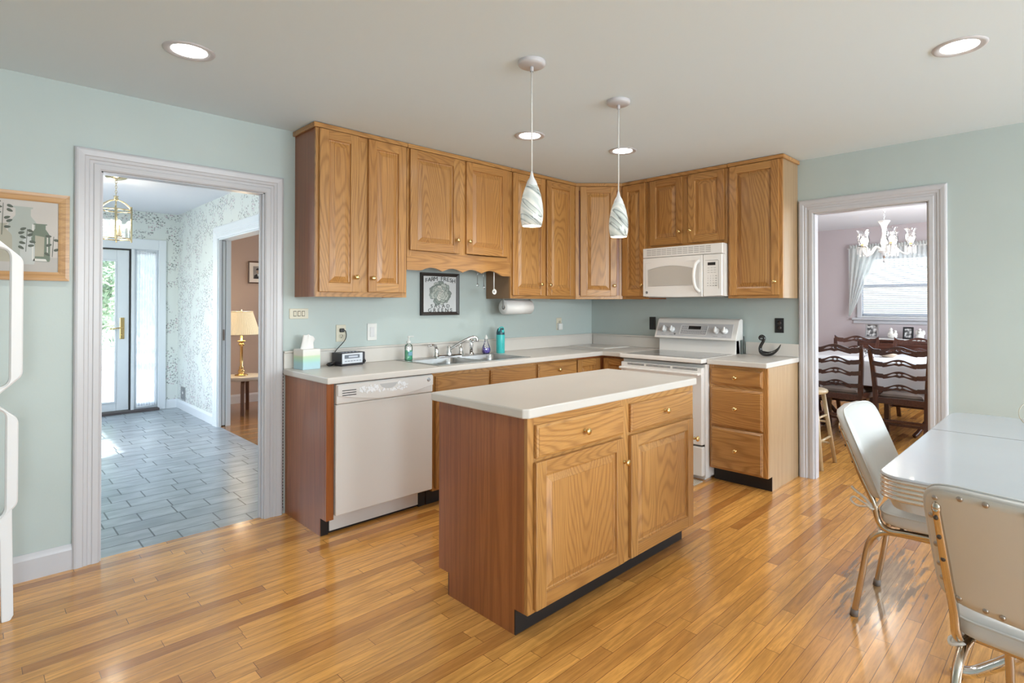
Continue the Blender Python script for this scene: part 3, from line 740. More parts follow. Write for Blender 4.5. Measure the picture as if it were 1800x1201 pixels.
for a, b in ((BZ, BZ+.036), (.690, .728), (BT-.036, BT)): mb.box(-hw+sw, hw-sw, ya+.0003, yb, a, b, .001)
mb.build('face_frame', [M_OAKV, M_OAKH], r)
drawer(r, -2.920-xc, -2.336-xc, .712, .844, -hd); drawer(r, -2.279-xc, -1.695-xc, .712, .846, -hd)
door(r, -2.926-xc, -2.340-xc, .114, .697, -hd, -2.362-xc+.022, .585); door(r, -2.284-xc, -1.697-xc, .114, .697, -hd, -1.690-xc, .585)
mb = MB(); c = .045
x0, x1, y0, y1 = IX0-.028-xc, IX1+.028-xc, IY0-.020-yc, IY1+.028-yc
poly = [(x0, y1), (x0, y0+.02), (x0+.02, y0), (x1-.02, y0), (x1, y0+.02), (x1, y1)]
mb.prism(poly, 2, 0, CZ-CZ0, bev=.006)
tag(mb.build('countertop', M_LAM, None, (xc, yc, CZ0)), 'bone laminate countertop lying on the kitchen island', 'countertop')

# ------------------------------------------------------------------ dishwasher
DWX0, DWX1 = -3.033, -2.376
r = thing('dishwasher', 'white front-control dishwasher under the counter beside the island', 'dishwasher', ((DWX0+DWX1)/2, -.3, 0)); xc = (DWX0+DWX1)/2; hw = (DWX1-DWX0)/2-.002
yb = -.60+.3
mb = MB(); mb.box(-hw+.004, hw-.004, -.26, .28, .11, .868); mb.build('tub', M_WHITE2, r)
mb = MB(); mb.box(-hw, hw, yb, yb+.040, .122, .752, .006, 3); mb.build('door_panel', M_WHITE, r)
mb = MB()
mb.box(-hw, hw, yb-.004, yb+.040, .754, .868, .007, 3)
# bow-fronted lip below the buttons
lip = [(-hw+.004, .802)]+[(-hw+.004+(2*hw-.008)*k/24, .802-.042*math.sin(PI*k/24)) for k in range(1, 24)]+[(hw-.004, .802), (hw-.004, .862), (-hw+.004, .862)]
mb.prism(lip, 1, yb-.012, yb-.003, bev=.002)
cp = mb.build('control_panel', M_WHITE, r)
mb = MB(); mb.prism([(-.06, .846), (.06, .846), (.045, .826), (.02, .815), (-.02, .815), (-.045, .826)], 1, yb-.0128, yb-.0115); mb.build('handle_recess', plain('recess_grey', (0.55, 0.55, 0.55), 0.4), cp)
mb = MB()
for k in range(3): mb.box(-hw+.03, -hw+.115, yb-.0134, yb-.0118, .800+k*.0135, .8045+k*.0135)
mb.build('vent_slot', M_DARKGAP, cp)
# silvery decals / buttons along the panel
mb = MB(); rnd = random.Random(3)
for k in range(130):
    u = rnd.uniform(-.19, .13); zz = .838-.046*math.cos(u*4.2)*rnd.random()+.006
    if abs(u) < .062 and zz > .812: continue
    a = rnd.uniform(0, PI); s = rnd.uniform(.004, .009)
    mb.box(-s, s, yb-.0128-k*.00002, yb-.0119, -s*.6, s*.6, M=Matrix.Translation((u, 0, zz)) @ Matrix.Rotation(a, 4, 'Y'))
mb.build('button_marks', plain('bright_print', (0.95, 0.96, 0.98), 0.12, coat=.5), cp)
mb = MB(); mb.lathe([(0, 0), (.0125, 0), (.0125, .0015), (.0105, .0025), (0, .0025)], (hw-.038, yb-.0035-.008, .838), 20, axis=1); bd = mb.build('badge', plain('badge_silver', (0.35, 0.36, 0.38), 0.25, 0.8), cp)
def roundel(parent, x, y, z, s, mat):
    """the maker's round script badge: a ring with two interlaced loops"""
    mb = MB(); ring = [(x+s*math.cos(2*PI*k/24), y, z+s*math.sin(2*PI*k/24)) for k in range(24)]
    mb.tube(ring, s*.07, 6, closed=True)
    g = [(-.05, .42), (-.30, .5), (-.48, .15), (-.40, -.35), (-.12, -.38), (-.05, -.05), (-.25, -.02)]
    e = [(.48, .30), (.28, .5), (.10, .28), (.30, .06), (.12, -.12), (.20, -.42), (.50, -.25)]
    for L in (g, e): mb.tube(bez([(x+a*s, y, z+b*s) for a, b in L], 4), s*.075, 6)
    return mb.build('roundel', mat, parent)
roundel(bd, hw-.038, yb-.0142, .838, .0095, plain('badge_light', (0.8, 0.8, 0.82), 0.3))
mb = MB(); mb.box(-hw, hw-.055, -.518+.3, -.505+.3, .016, .112, .003); mb.build('kick_plate', M_WHITE2, r)
mb = MB(); mb.box(-hw, hw, -.50+.3, -.49+.3, 0, .112); mb.box(hw-.050, hw, -.515+.3, -.503+.3, 0.0, .112); mb.build('toe_board', M_KICK, r)
mb = MB(); mb.box(-hw, hw, -.585+.3, -.575+.3, .8685, .8755); mb.build('top_gasket', M_DARKGAP, r)

# ------------------------------------------------------------------ range (on the right wall: local x = -world y)
RX0, RX1 = .866, 1.607
r = thing('electric_range', 'white freestanding electric range with black glass cooktop and back panel', 'range', (0, -(RX0+RX1)/2, 0), -PI/2); hw = (RX1-RX0)/2
mb = MB(); mb.box(-hw, hw, -.645, -.03, .03, .874); mb.box(-hw+.03, hw-.03, -.60, -.05, 0.0, .03)
mb.build('body', M_WHITE, r)
mb = MB(); mb.box(-hw-.001, hw+.001, -.705, -.035, .882, .915, .008, 3); tp = mb.build('cooktop', M_WHITE, r)
mb = MB(); mb.box(-hw+.035, hw-.035, -.655, -.135, .9145, .9165, .001); gl = mb.build('glass_hob', plain('black_ceramic_glass', (0.09, 0.09, 0.10), 0.08, coat=0.5), tp)
mb = MB()
for cx_, cy_, rr in ((-.19, -.50, .10), (.19, -.50, .08), (-.19, -.25, .08), (.19, -.25, .10)):
    mb.lathe([(rr-.003, 0), (rr-.003, .0004), (rr, .0004), (rr, 0)], (cx_, cy_, .9165), 32)
mb.build('burner_ring', plain('burner_print', (0.3, 0.3, 0.3), 0.4), gl)
# backguard
mb = MB(); mb.prism([(-.118, .90), (-.118, 1.035), (-.06, 1.035), (-.035, .90)], 0, -hw+.015, hw-.012); mb.box(-hw+.015, hw-.012, -.10, -.03, .90, 1.16)
mb.build('back_riser', M_WHITE, r)
mb = MB(); side = [(-.165, 1.028), (-.150, 1.022), (-.03, 1.03), (-.03, 1.195), (-.06, 1.203), (-.088, 1.192), (-.10, 1.175)]
mb.prism(side, 0, -hw-.012, hw+.012, bev=.006); bp = mb.build('control_panel', M_WHITE, r)
# sloped grey fascia: from (-.165,1.028) to (-.10,1.175)
ang = math.atan2(.065, .147); FM = Matrix.Translation((0, -.1325-.0012, 1.1015)) @ Matrix.Rotation(-ang, 4, 'X')
mb = MB(); mb.box(-hw+.010, hw-.030, -.0012, .001, -.062, .060, M=FM); fa = mb.build('fascia', M_GREYP, bp)
mb = MB(); mb.box(-.058, .058, -.0022, .0, .006, .036, M=FM); mb.build('clock_display', M_BLACK, bp)
mb = MB(); ov_ = [(-.125, .045), (.118, .045), (.122, .036), (.114, -.042), (.104, -.046), (-.130, -.046), (-.136, -.040), (-.132, .038)]
mb.tube([FM @ Vector((a, -.002, b)) for a, b in ov_], .0022, 6, closed=True); mb.build('keypad_frame', M_WHITE, bp)
mb = MB(); rnd = random.Random(5)
for a in (-.112, -.092, -.074, .072, .090, .106):
    for b in (-.032, -.012, .012, .030): mb.box(a-.005, a+.005, -.0022, 0, b-.0022, b+.0022, M=FM)
for k in range(8): mb.box(-.062+k*.017, -.054+k*.017, -.0022, 0, -.020, -.014, M=FM); mb.box(-.062+k*.017, -.055+k*.017, -.0022, 0, -.034, -.030, M=FM)
for a in (-.29, -.215, .20, .277):
    for k in range(9):
        t = PI*(.15+.1*k)*1.3
        mb.box(a+.030*math.cos(t)-.002, a+.030*math.cos(t)+.002, -.0022, 0, .030*math.sin(t)-.0012, .030*math.sin(t)+.0012, M=FM)
    mb.box(a-.02, a+.02, -.0022, 0, -.052, -.0495, M=FM)
mb.build('key_marks', plain('panel_print', (0.25, 0.25, 0.28), 0.5), bp)
roundel(bp, -.180, 0, 0, .009, M_BLACK).matrix_local = FM @ Matrix.Translation((0, -.003, -.042))
for a in (-.29, -.215, .20, .277):
    mb = MB(); mb.lathe([(0, 0), (.027, 0), (.027, .005), (.0215, .008), (.020, .022), (.018, .025), (0, .025)], (a, -.001, -.002), 24, axis=1, M=Matrix.Identity(4))
    mb.box(a-.0065, a+.0065, -.035, -.020, -.024, .026, .004)
    k = mb.build('knob', plain('knob_white', (0.86, 0.86, 0.86), 0.3), bp); k.matrix_local = FM
# oven door
mb = MB(); mb.box(-hw+.004, hw-.004, -.690, -.646, .275, .850, .008, 3); od = mb.build('oven_door', M_WHITE, r)
mb = MB()
for seg in ((-.30, -.14), (-.12, .10), (.12, .33)):
    for zz in (.838, .829): mb.box(seg[0], seg[1], -.6915, -.6885, zz, zz+.004)
mb.build('vent_slot', M_DARKGAP, od)
mb = MB(); mb.box(-hw+.010, hw-.010, -.735, -.712, .792, .815, .010, 3)
for a in (-hw+.014, hw-.050): mb.box(a, a+.036, -.722, -.688, .795, .813, .006)
mb.build('handle', M_WHITE, od)
mb = MB(); mb.box(-.23, .23, -.6925, -.689, .40, .68, .002); mb.build('oven_window', plain('oven_glass', (0.30, 0.30, 0.31), 0.1), od)
mb = MB(); mb.box(-hw+.004, hw-.004, -.688, -.646, .045, .262, .008, 3); dr = mb.build('storage_drawer', M_WHITE, r)
mb = MB(); mb.box(-.25, .25, -.690, -.686, .232, .240); mb.build('drawer_pull_groove', M_DARKGAP, dr)
mb = MB(); mb.box(-hw+.006, hw-.006, -.650, -.6455, .263, .2745); mb.build('drawer_gap_shade', M_DARKGAP, r)  # dark strip painting the shade between oven door and drawer
mb = MB(); mb.box(-hw, hw, -.69, -.6455, .8755, .8815); mb.build('door_gap_shade', M_DARKGAP, r)  # dark strip painting the shade under the cooktop
# power lead squeezed beside the range
mb = MB(); mb.tube(bez([(RX1+.018, -.030, 1.06), (RX1+.020, -.034, 1.03), (RX1+.018, -.036, .97), (RX1+.019, -.033, .917)], 6), .004, 8)
cb = mb.build('power_lead', M_BLACK); cb.rotation_euler = (0, 0, -PI/2); tag(cb, 'thin black power lead hanging behind the right edge of the range', 'cord')

# ------------------------------------------------------------------ microwave
MX0, MX1, MZ0, MZ1 = .886, 1.620, 1.386, 1.803
r = thing('microwave_oven', 'white over-the-range microwave oven with curved handle under the short cabinet', 'microwave', (0, -(MX0+MX1)/2, MZ0), -PI/2)
hw = (MX1-MX0)/2; mh = MZ1-MZ0
mb = MB(); mb.box(-hw, hw, -.345, -.004, 0, mh, .004); mb.build('body', M_WHITE, r)
def bowed(mb, x0, x1, z0, z1, y0, bow, bev=.006, zlow=0.0):
    """front slab, gently bowed outward over the whole width"""
    n = 14
    def yy(x): return -(bow*(1-(x/hw)**2))
    def zl(x): return z0-zlow*(1-(x/hw)**2)
    outer = [(x0+(x1-x0)*k/n) for k in range(n+1)]
    L = []
    for off, ins in ((0.0, 0.0), (-.040, 0.0), (-.045, .004)):
        loop = [(min(max(x, x0+ins), x1-ins), y0+off+(yy(x) if off else 0), zl(x)+ins) for x in outer]+[(min(max(x, x0+ins), x1-ins), y0+off+(yy(x) if off else 0), z1-ins) for x in outer[::-1]]
        L.append(loop)
    # front face as strips so that it can bow
    tb = bmesh.new(); R = [[tb.verts.new(p) for p in l] for l in L]; m = len(R[0])
    for A, B in zip(R, R[1:]):
        for k in range(m): tb.faces.new((A[k], A[(k+1) % m], B[(k+1) % m], B[k]))
    F = R[-1]
    for k in range(n): tb.faces.new((F[k], F[k+1], F[m-2-k], F[m-1-k]))
    bmesh.ops.recalc_face_normals(tb, faces=tb.faces); mb._merge(tb, False)
def fy(x): return -.345-.045-.012*(1-(x/hw)**2)
xs = 1.456-(MX0+MX1)/2
mb = MB(); bowed(mb, -hw, hw, mh-.082, mh, -.345, .012); gr = mb.build('vent_grille', M_WHITE, r)
mb = MB()
for zz in range(4):
    for k in range(12):
        a = -hw+.045+k*.050; mb.box(a, a+.043, fy(a+.02)-.0012, fy(a+.02)+.004, mh-.064+zz*.0145, mh-.0585+zz*.0145)
mb.build('louvre_slot', plain('slot_grey', (0.36, 0.35, 0.34), 0.6), gr)
mb = MB(); bowed(mb, -hw, xs-.002, 0.004, mh-.085, -.345, .012, zlow=.010); dm = mb.build('door', M_WHITE, r)
mb = MB()
x0, x1, z0, z1 = -hw+.058, xs-.085, .092, .250
arc = [(x0, z0), (x1, z0), (x1, z1-.02)]+[(x1+(x0-x1)*k/12, z1-.02+.028*math.sin(PI*k/12)) for k in range(1, 12)]+[(x0, z1-.02)]
mb.grid(lambda u, v: (x0+(x1-x0)*u, fy(x0+(x1-x0)*u)-.0030, z0+(z1-.02+.028*math.sin(PI*u)-z0)*v), 16, 4)
wn_ = mb.build('window', plain('microwave_window', (0.50, 0.47, 0.43), 0.25), dm)
mb = MB(); mb.tube([(a, fy(a)-.002, b) for a, b in arc], .0030, 6, closed=True); mb.build('window_gasket', plain('gasket_grey', (0.55, 0.53, 0.51), 0.4), dm)
mb = MB(); mb.tube([(-hw+.03, fy(-hw+.03)-.001, .07), (-hw+.03, fy(-hw+.03)-.001, .29), (xs-.07, fy(xs-.07)-.001, .29)], .002, 6); mb.build('door_crease', M_WHITE2, dm)
hx = xs-.040
mb = MB(); mb.tube(bez([(hx+.010, fy(hx)-.004, .285), (hx-.004, fy(hx)-.034, .255), (hx-.014, fy(hx)-.046, .17), (hx-.006, fy(hx)-.036, .075), (hx+.012, fy(hx)-.004, .038)], 6), .0135, 12); mb.build('handle', M_WHITE, dm)
mb = MB(); mb.lathe([(0, 0), (.011, 0), (.011, .002), (0, .002)], (-hw+.042, fy(-hw+.04)-.0005, .038), 20, axis=1); b2 = mb.build('badge', plain('badge_dark', (0.06, 0.06, 0.065), 0.3), dm)
roundel(b2, -hw+.042, fy(-hw+.04)-.0032, .038, .0085, plain('badge_grey', (0.55, 0.55, 0.55), 0.3))
mb = MB(); bowed(mb, xs+.002, hw-.004, 0.004, mh-.085, -.345, .012, zlow=.010); cp = mb.build('control_panel', M_WHITE, r)
pc = (xs+hw)/2-.006; py = fy(pc)-.0012
mb = MB(); mb.box(pc-.034, pc+.030, py-.001, py+.003, .245, .268); mb.build('clock_display', M_BLACK, cp)
mb = MB()
mb.tube([(pc-.060, py, .285), (pc+.052, py+.001, .285), (pc+.058, py+.001, .278), (pc+.058, py+.001, .060)], .0016, 6)
for row in range(3):
    for k in range(3): mb.box(pc-.036+k*.026, pc-.018+k*.026, py-.0006, py+.003, .222-row*.018, .226-row*.018)
add = [('1', 0, 0), ('2', 1, 0), ('3', 2, 0), ('4', 0, 1), ('5', 1, 1), ('6', 2, 1), ('7', 0, 2), ('8', 1, 2), ('9', 2, 2), ('0', 1, 3)]
for ch, cx_, ry in add: add_text(mb, ch, .015, Matrix.Translation((pc-.032+cx_*.022, py-.0004, .156-ry*.019)))
for ry in range(5): mb.box(pc+.028, pc+.042, py-.0006, py+.003, .158-ry*.019, .164-ry*.019)
for k in (0, 2): mb.box(pc-.040+k*.024, pc-.028+k*.024, py-.0006, py+.003, .101, .107)
for k in range(4): mb.box(pc-.040+k*.023, pc-.028+k*.023, py-.0006, py+.003, .081, .087)
mb.build('keypad', plain('keypad_print', (0.42, 0.40, 0.38), 0.5), cp)
mb = MB(); mb.box(-hw+.02, hw-.02, -.33, -.02, -.006, 0.0); mb.build('underside_filter', M_STEEL, r)
# ------------------------------------------------------------------ sink, faucet, sprayer
def rrect(x0, x1, y0, y1, r, z, n=5):
    out = []
    for cx_, cy_, a in ((x1-r, y1-r, 0), (x0+r, y1-r, PI/2), (x0+r, y0+r, PI), (x1-r, y0+r, 3*PI/2)):
        for k in range(n+1): t = a+PI/2*k/n; out.append((cx_+r*math.cos(t), cy_+r*math.sin(t), z))
    return out
r = thing('kitchen_sink', 'stainless steel double-bowl sink set into the long countertop', 'sink', (-1.888, -.317, CZ))
o = Vector((-1.888, -.317, 0))
ox0, ox1, oy0, oy1 = -.427, .427, -.262, .262
bowls = ((-.397, -.012), (.012, .397)); by0, by1 = -.235, .150
mb = MB(); zt = .0045
for a in ((ox0, ox1, by1, oy1), (ox0, ox1, oy0, by0), (ox0, bowls[0][0], by0, by1), (bowls[0][1], bowls[1][0], by0, by1), (bowls[1][1], ox1, by0, by1)):
    mb.box(a[0], a[1], a[2], a[3], .0003, zt, .0012, 1)
mb.build('rim', M_STEEL, r)
for a, b in bowls:
    mb = MB(); mb.rings([rrect(a-.004, b+.004, by0-.004, by1+.004, .05, zt-.001), rrect(a, b, by0, by1, .05, zt-.003), rrect(a+.006, b-.006, by0+.006, by1-.006, .05, -.03), rrect(a+.016, b-.016, by0+.016, by1-.016, .05, -.150), rrect(a+.04, b-.04, by0+.04, by1-.04, .04, -.165)])
    bw = mb.build('bowl', M_STEEL, r)
    mb = MB(); mb.lathe([(.038, -.1645), (.038, -.162), (.030, -.163), (0, -.1635)], ((a+b)/2, (by0+by1)/2, 0), 20); mb.build('drain', M_CHROME, bw)
r = thing('kitchen_faucet', 'chrome two-handle kitchen faucet with long swung spout behind the sink', 'faucet', (-1.89, -.112, CZ+.0045))
mb = MB(); mb.rings([rrect(-.135, .135, -.028, .028, .027, 0), rrect(-.135, .135, -.028, .028, .027, .010), rrect(-.130, .130, -.022, .022, .021, .016)]); mb.build('deck_plate', M_CHROME, r)
mb = MB(); mb.lathe([(.024, .012), (.022, .04), (.017, .055), (.0165, .075), (.011, .082), (0, .083)], (0, 0, 0), 20)
mb.tube(bez([(0.0, 0, .050), (.030, -.020, .072), (.085, -.056, .112), (.135, -.088, .140), (.168, -.109, .147), (.182, -.118, .139), (.183, -.119, .122)], 7), [.011]*43, 14)
mb.cyl((.183, -.119, .130), (.183, -.119, .114), .0135); mb.build('spout', M_CHROME, r)
for s in (-1, 1):
    mb = MB(); x = s*.115
    mb.lathe([(.025, .012), (.021, .03), (.016, .048), (.018, .062), (.012, .070), (0, .072)], (x, 0, 0), 20)
    if s < 0: mb.tube(bez([(x, 0, .058), (x-.010, -.006, .085), (x-.045, -.012, .098), (x-.085, -.018, .092)], 6), [.012]*8+[.009]*8+[.006]*3, 12)
    else: mb.tube(bez([(x, 0, .058), (x+.006, .012, .085), (x+.03, .03, .095), (x+.055, .045, .09)], 6), [.012]*8+[.009]*8+[.006]*3, 12)
    mb.build('handle', M_CHROME, r)
r = thing('side_sprayer', 'chrome pull-out side sprayer standing right of the faucet', 'sprayer', (-1.668, -.112, CZ+.0045))
mb = MB(); mb.lathe([(.025, 0), (.022, .012), (.014, .022)], (0, 0, 0), 18); mb.build('collar', M_CHROME, r)
mb = MB(); mb.lathe([(0, .018), (.012, .018), (.013, .05), (.017, .075), (.014, .095), (.016, .112), (.013, .128), (0, .131)], (0, 0, 0), 18); mb.tube([(0, -.008, .105), (0, -.028, .112)], [.012, .010], 12); mb.build('spray_head', M_CHROME, r)

# ------------------------------------------------------------------ things on the counter
r = thing('tissue_box', 'square tissue box with green to blue bands at the counter end', 'tissue box', (-2.985, -.100, CZ), .10)
m, nt_, b_ = newmat('tissue_box_print'); tc_ = N(nt_, 'ShaderNodeTexCoord'); sp_ = N(nt_, 'ShaderNodeSeparateXYZ'); nt_.links.new(tc_.outputs['Object'], sp_.inputs[0])
nz_ = N(nt_, 'ShaderNodeTexNoise'); nz_.inputs['Scale'].default_value = 30; mp_ = N(nt_, 'ShaderNodeMapping'); mp_.inputs['Scale'].default_value = (.15, .15, 3); nt_.links.new(tc_.outputs['Object'], mp_.inputs[0]); nt_.links.new(mp_.outputs[0], nz_.inputs['Vector'])
hh_ = math_n(nt_, 'ADD', math_n(nt_, 'DIVIDE', sp_.outputs[2], .128), math_n(nt_, 'MULTIPLY', math_n(nt_, 'SUBTRACT', nz_.outputs[0], .5), .12))
nt_.links.new(ramp(nt_, hh_, [(.0, (.45, .64, .72)), (.30, (.42, .66, .70)), (.45, (.45, .70, .58)), (.62, (.58, .72, .50)), (.72, (.78, .77, .70)), (1, (.80, .79, .77))]), b_.inputs['Base Color'])
mb = MB(); mb.box(-.058, .058, -.058, .058, 0, .126, .002); mb.build('box', m, r)
mb = MB()
def tis(u, v):
    a = u*2*PI; rr = .026*(1-v)+.004+.018*v*abs(math.cos(a+.5))
    return (rr*math.cos(a)*1.5+.008*v+(.035*max(0, v-.6) if math.cos(a) > .3 else 0), rr*math.sin(a)*.7, .125+.075*v*(1-.25*math.cos(a-.6)*v)+.006*math.sin(3*a)*v)
mb.grid(tis, 28, 8); mb.build('tissue', M_PAPERW, r)

r = thing('clock_radio', 'small silver and black clock radio plugged into the ivory outlet', 'radio', (-2.700, -.085, CZ), .13)
mb = MB(); mb.box(-.092, .092, -.060, .050, .006, .088, .006, 3); mb.box(-.08, .08, -.05, .04, 0, .008); cs_ = mb.build('case', plain('radio_black', (.03, .028, .035), .4), r)
M_SILV = plain('radio_silver', (.60, .63, .68), .3, .4)
mb = MB(); mb.box(-.086, .070, -.0635, -.058, .016, .084, .003); mb.build('front_panel', M_SILV, r)
mb = MB(); mb.box(-.070, .045, -.0645, -.062, .050, .074, .001); mb.build('clock_display', plain('radio_display', (.16, .18, .22), .2), r)
mb = MB(); mb.box(-.040, .030, -.0650, -.062, .056, .067); mb.build('tuning_scale', plain('radio_scale', (.50, .54, .62), .3), r)
mb = MB()
for k in range(6): mb.box(-.068+k*.022, -.052+k*.022, -.0650, -.062, .030, .036, .001)
for k in range(5): mb.box(-.07+k*.026, -.052+k*.026, -.035, -.022, .087, .092, .001)
mb.build('button', plain('radio_button', (.25, .27, .32), .3), r)
mb = MB(); mb.cyl((.090, -.03, .030), (.104, -.03, .030), .014); mb.lathe([(0, 0), (.010, 0), (.009, .012), (0, .012)], (.080, -.060, .026), 16, axis=1); mb.build('dial', M_BLACK, r)
mb = MB()
mb.tube(bez([(.012, .062, .232), (.026, .066, .222), (.024, .058, .190), (.0, .05, .155), (-.06, .048, .10), (-.088, .045, .055), (-.082, .040, .02)], 8), .0028, 8)
mb.tube(bez([(-.082, .04, .02), (-.115, .0, .010), (-.150, -.01, .008), (-.145, .02, .016), (-.105, .03, .022), (-.110, -.015, .026), (-.150, -.02, .020), (-.135, .03, .010), (-.09, .03, .012)], 6), .0045, 8)
mb.box(-.014, .016, .064, .084, .218, .244, .005); mb.build('power_cord', M_BLACK, r)

def bottle(name, label, cat, loc, parts, rz=0):
    r = thing(name, label, cat, loc, rz)
    for nm, mat, prof, sy in parts:
        mb = MB(); mb.lathe(prof, (0, 0, 0), 24, sy=sy); mb.build(nm, mat, r)
    return r
M_GREENS = plain('green_soap', (.10, .60, .33), .15, coat=.5)
r = bottle('hand_soap_bottle', 'clear pump bottle half full of green hand soap left of the sink', 'soap bottle', (-2.262, -.135+.0, CZ+.0046), [
    ('bottle', M_CRYSTAL, [(0, 0), (.029, 0), (.031, .006), (.031, .095), (.027, .110), (.012, .118), (.012, .124)], .7),
    ('soap', M_GREENS, [(0, .002), (.028, .002), (.0295, .008), (.0295, .072), (0, .072)], .68),
    ('pump', M_PLATE, [(.013, .122), (.015, .124), (.015, .138), (.006, .141), (.005, .160), (.010, .162), (.010, .172), (0, .173)], 1)])
mb = MB(); mb.box(-.006, .042, -.006, .006, .166, .174, .003); mb.build('nozzle', M_PLATE, r)
mb = MB(); mb.box(-.016, .016, -.0222, -.0215, .034, .062); mb.build('product_label', plain('soap_label', (.16, .35, .45), .4), r)
r = bottle('dish_soap_bottle', 'clear pear-shaped bottle with purple dish soap behind the sink', 'soap bottle', (-1.505, -.105, CZ+.0046), [
    ('bottle', M_CRYSTAL, [(0, 0), (.028, 0), (.036, .008), (.041, .028), (.036, .050), (.022, .082), (.013, .112), (.012, .122)], .75),
    ('soap', plain('purple_soap', (.17, .10, .55), .15, coat=.5), [(0, .002), (.027, .002), (.035, .009), (.0395, .028), (.036, .046), (0, .046)], .74),
    ('cap', M_PLATE, [(.0125, .118), (.0135, .122), (.0125, .136), (.005, .142), (.005, .152), (0, .152)], 1)])
M_TEAL = plain('teal_coating', (.055, .50, .50), .35)
r = bottle('water_bottle', 'teal insulated water bottle with dark flip cap right of the sink', 'bottle', (-1.365, -.125, CZ), [
    ('body', M_TEAL, [(0, 0), (.034, 0), (.036, .003), (.036, .150), (.035, .154), (0, .154)], 1),
    ('cap', plain('cap_navy', (.015, .075, .10), .35), [(.0345, .154), (.0345, .172), (.031, .192), (.024, .206), (0, .206)], 1)])
mb = MB(); mb.tube(bez([(-.026, -.010, .180), (-.022, -.012, .208), (0, -.014, .216), (.022, -.012, .208), (.026, -.010, .180)], 6), .0055, 10); mb.box(-.012, .012, -.036, -.026, .172, .196, .004); mb.build('carry_loop', M_TEAL, r)
mb = MB()
for k in range(4): mb.box(-.008, -.003, -.0364, -.0352, .040+k*.011, .047+k*.011)
mb.build('print', plain('teal_print', (.03, .32, .33), .4), r)
# swan
SWR = [(0, .005), (.08, .0105), (.2, .0125), (.45, .0125), (.55, .014), (.66, .020), (.78, .0165), (.90, .0095), (1, .0025)]
mb = MB()
mb.tube(bez([(.0, -.010, .118), (.0, -.026, .128), (.0, -.030, .142), (0, -.014, .152), (0, .002, .138), (0, -.006, .110), (0, -.022, .078), (0, -.028, .048), (0, -.016, .022), (0, .018, .014), (0, .052, .018), (0, .082, .034), (0, .108, .060), (0, .126, .092)], 6),
        [next(r0+(r1-r0)*(t-t0)/(t1-t0) for (t0, r0), (t1, r1) in zip(SWR, SWR[1:]) if t <= t1) for t in [i/78 for i in range(79)]], 14)
mb.bm.verts.ensure_lookup_table()
zmin = min(v.co.z for v in mb.bm.verts)
for v in mb.bm.verts: v.co.z -= zmin
sw = mb.build('swan_figurine', plain('black_glazed_ceramic', (.010, .009, .010), .12, coat=.6), None, (-.105, -1.822, CZ), (0, 0, PI*1.04))
tag(sw, 'glossy black swan figurine on the short counter beside the range', 'figurine')
r = thing('cutting_board', 'thin white cutting board lying flat in the counter corner', 'cutting board', (-.215, -.275, CZ), -.05)
mb = MB(); mb.rings([rrect(-.185, .185, -.225, .235, .02, 0), rrect(-.185, .185, -.225, .235, .02, .005), rrect(-.182, .182, -.222, .232, .018, .0065)]); mb.build('board', M_LAM, r)
mb = MB(); mb.tube(rrect(-.165, .165, -.205, .215, .015, .0062), .0018, 5, closed=True); mb.build('juice_groove', M_PLATE, r)
# paper towel
r = thing('paper_towel_holder', 'white paper towel roll on a holder under the oak cabinet', 'paper towel roll', (-1.245, -.195, UZ))
mb = MB(); R_ = .060; z0 = -.070
mb.lathe([(.020, -.15), (R_, -.15), (R_, .15), (.020, .15), (.020, -.15)], (0, 0, z0), 32, axis=0); mb.build('roll', M_PAPERW, r)
mb = MB(); mb.lathe([(.0195, -.151), (.0195, .151), (.0165, .151), (.0165, -.151)], (0, 0, z0), 20, axis=0); mb.build('cardboard_core', plain('cardboard', (.42, .36, .28), .8), r)
mb = MB(); mb.box(-.156, -.151, -.011, .011, z0-.012, -.001, .003); mb.box(.151, .156, -.011, .011, z0-.012, -.001, .003); mb.box(-.156, .156, -.02, .02, -.0045, -.0005, .001); mb.cyl((-.153, 0, z0), (.153, 0, z0), .008); mb.build('bracket', plain('holder_grey', (.34, .34, .34), .4), r)
# spoons hanging behind the valance
def spoon(label, x, ztop, zbot, rb, mat, holes=False, g=None):
    r = thing('hanging_spoon', label, 'spoon', (x, -.272, ztop), 0, 'spoons hanging under the short cabinet')
    mb = MB(); L = ztop-zbot
    mb.tube([(0, 0, 0), (0, 0, -L+rb*1.5)], .0045 if holes else .0025, 8); mb.build('handle', mat, r)
    mb = MB(); mb.lathe([(0, 0), (rb*.5, .002), (rb*.9, .007), (rb, .012), (rb*.93, .012), (0, .006)], (0, .006, -L+rb), 20, axis=1); bw = mb.build('bowl', mat, r)
    if holes:
        mb = MB()
        for k in range(5): a = k*2*PI/5; mb.lathe([(0, 0), (.0042, 0), (.0042, .002), (0, .002)], (math.cos(a)*.010, -.0005, -L+rb+math.sin(a)*.010), 10, axis=1)
        mb.lathe([(0, 0), (.0042, 0), (.0042, .002), (0, .002)], (0, -.0005, -L+rb), 10, axis=1)
        mb.build('straining_hole', M_DARKGAP, bw)
    mb = MB(); mb.tube(bez([(0, 0, 0), (0, -.004, .012), (0, .004, .022), (0, .010, .016)], 4), .0018, 6); mb.build('hook', M_PLATE, r)
    return r
spoon('long white slotted spoon hanging in front of the dark cabinet side', -1.566, 1.640, 1.400, .022, M_PLATE, True)
spoon('small clear measuring spoon hanging leftmost under the valance', -1.735, 1.640, 1.458, .011, M_CRYSTAL)
spoon('small clear measuring spoon hanging between its twin and the white slotted spoon', -1.672, 1.640, 1.442, .012, M_CRYSTAL)

